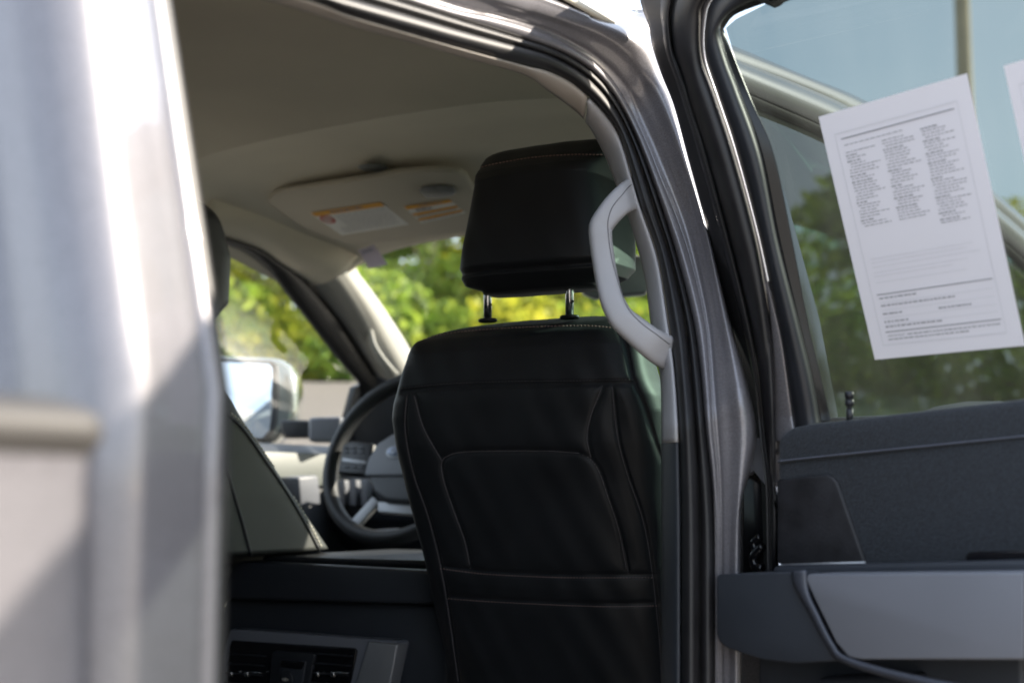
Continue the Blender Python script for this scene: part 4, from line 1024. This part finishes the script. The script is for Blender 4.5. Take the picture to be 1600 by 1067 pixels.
for i, (k, az, d, l, s_) in enumerate([('green', 20.6, 34, 'low green tree behind the passenger door window, nearest the door pillar', .62), ('yellow', 18.4, 35, 'low yellow-green tree behind the passenger door window left of the printed sheet', .6), ('deep', 16.0, 33, 'dark green tree hidden partly by the printed sheet on the glass', .66), ('green', 13.6, 34, 'green tree under the lower edge of the whole printed sheet', .62), ('yellow', 11.2, 33, 'yellow-green tree at the right edge of the photo behind tinted glass', .64), ('deep', 8.6, 34, 'dark tree past the right edge of the photo', .64)]): tree(k, az, d, l, rz=i * 1.1, s=s_)
for i, az in enumerate(np.arange(8, 46, 1.75)):
    tree('bush' if i % 3 else 'bushy', az, 28.6 + (i % 2) * 1.4, 'rounded green shrub along the edge of the rising lot', 'shrub', 'shrub', group='shrubs along the lot edge', rz=i * .9, s=1 + .15 * math.sin(i * 1.7))
for i, az in enumerate(np.arange(34, 47, 3.2)):
    tree('tall', az, 44 + (i % 3) * 3, 'taller tree in the back row behind the lot', 'tree', 'leafy_tree', group='back row of trees', rz=i * 2.0, s=.62 + .06 * (i % 3))
# trees on the open side: what the paint and the glass mirror
for i, (az, d, s) in enumerate([(-12, 24, 1.0), (-17, 26, 1.1), (-22, 23, .95), (-28, 27, 1.1), (-75, 36, 1.0), (-88, 33, .9), (-100, 38, 1.1), (-113, 34, 1.0), (-126, 36, 1.05), (-140, 33, .95), (-155, 36, 1.0), (-170, 34, 1.0)]):
    tree('tall' if i < 4 else 'deep', az, d, 'tree mirrored in the silver paint, standing beside the lot', 'tree', 'leafy_tree', group='trees mirrored in the paint', rz=i, s=s if i < 4 else s * .55)
# lamp post through the tinted glass
px = 1526; az = 30 - math.degrees(math.atan((px - 800) / F)); dist = 37
lx, ly = -dist * math.sin(R(az)), dist * math.cos(R(az))
lamp = empty('lamp_post', (lx, ly, hgt(lx, ly)))
tag(lamp, 'tall tan lamp post seen blurred through the open door glass', 'lamp post')
pm = principled('tan_post', (.42, .33, .2), .6, noise=(3, .1))
mb = MB(); mb.tube([(0, 0, .3), (0, 0, 6), (0, 0, 11)], [.22, .21, .19], 24); mb.build('pole', pm, lamp)
mb = MB(); mb.box((0, 0, .15), .45, .45, .3); mb.build('base', principled('concrete', (.4, .38, .35), .9, noise=(8, .1)), lamp, bevel=.02)
mb = MB(); mb.tube([(0, 0, 10.9), (.6, 0, 11.15), (1.0, 0, 11.2)], .05, 10); mb.build('arm', pm, lamp)
mb = MB(); mb.box((1.25, 0, 11.2), .6, .3, .12); mb.build('lamp_head', M['greypanel'], lamp, bevel=.03)

# ================================================================== LIGHT, CAMERA
SEL, SAZ = R(30), R(44)      # sun ahead-right of the truck
sd = Vector((math.sin(SAZ) * math.cos(SEL), math.cos(SAZ) * math.cos(SEL), math.sin(SEL)))
li = bpy.data.lights.new('sun', 'SUN'); li.energy = 4.3; li.angle = R(.5); li.color = (1, .90, .76)
lo = bpy.data.objects.new('sun', li); COL.objects.link(lo); lo.rotation_euler = sd.to_track_quat('Z', 'Y').to_euler(); lo.location = (8, 8, 12)
w = bpy.data.worlds.new('World'); sc.world = w; w.use_nodes = True
N, L = w.node_tree.nodes, w.node_tree.links
sky = N.new('ShaderNodeTexSky'); sky.sky_type = 'NISHITA'; sky.sun_disc = False; sky.sun_elevation = SEL; sky.sun_rotation = SAZ
sky.air_density = 1.3; sky.dust_density = 1.2; sky.altitude = 100
tcw = N.new('ShaderNodeTexCoord'); cn = N.new('ShaderNodeTexNoise'); cn.inputs['Scale'].default_value = 2.2; cn.inputs['Detail'].default_value = 7
mpw = N.new('ShaderNodeMapping'); mpw.inputs['Scale'].default_value = (1, 1, 2.6); L.new(tcw.outputs['Generated'], mpw.inputs['Vector']); L.new(mpw.outputs[0], cn.inputs['Vector'])
cr_ = N.new('ShaderNodeMapRange'); cr_.inputs['From Min'].default_value = .35; cr_.inputs['From Max'].default_value = .65; cr_.inputs['To Min'].default_value = .35; cr_.inputs['To Max'].default_value = .8
L.new(cn.outputs['Fac'], cr_.inputs['Value'])
cmx = N.new('ShaderNodeMix'); cmx.data_type = 'RGBA'; cmx.inputs['B'].default_value = (5.6, 6.2, 7.2, 1)
L.new(cr_.outputs['Result'], cmx.inputs['Factor']); L.new(sky.outputs[0], cmx.inputs['A']); L.new(cmx.outputs['Result'], N['Background'].inputs['Color']); N['Background'].inputs['Strength'].default_value = .13
cd = bpy.data.cameras.new('camera'); cam = bpy.data.objects.new('camera', cd); COL.objects.link(cam); sc.camera = cam
cd.lens = 50; cd.sensor_width = 36; cd.sensor_fit = 'HORIZONTAL'; cd.clip_start = .02; cd.clip_end = 2000
cam.location = CAM
cam.matrix_world = Matrix(((Rv.x, Uv.x, -Fv.x, CAM.x), (Rv.y, Uv.y, -Fv.y, CAM.y), (Rv.z, Uv.z, -Fv.z, CAM.z), (0, 0, 0, 1)))
cd.dof.use_dof = True; cd.dof.focus_distance = 1.72; cd.dof.aperture_fstop = 4.6
sc.view_settings.view_transform = 'Standard'; sc.view_settings.look = 'None'; sc.view_settings.exposure = 1.45; sc.view_settings.gamma = 1
sc.render.engine = 'CYCLES'
cy = sc.cycles
cy.use_denoising = True; cy.max_bounces = 10; cy.diffuse_bounces = 5; cy.glossy_bounces = 5; cy.transparent_max_bounces = 24; cy.transmission_bounces = 8
cy.sample_clamp_indirect = 6; cy.caustics_reflective = False; cy.caustics_refractive = False
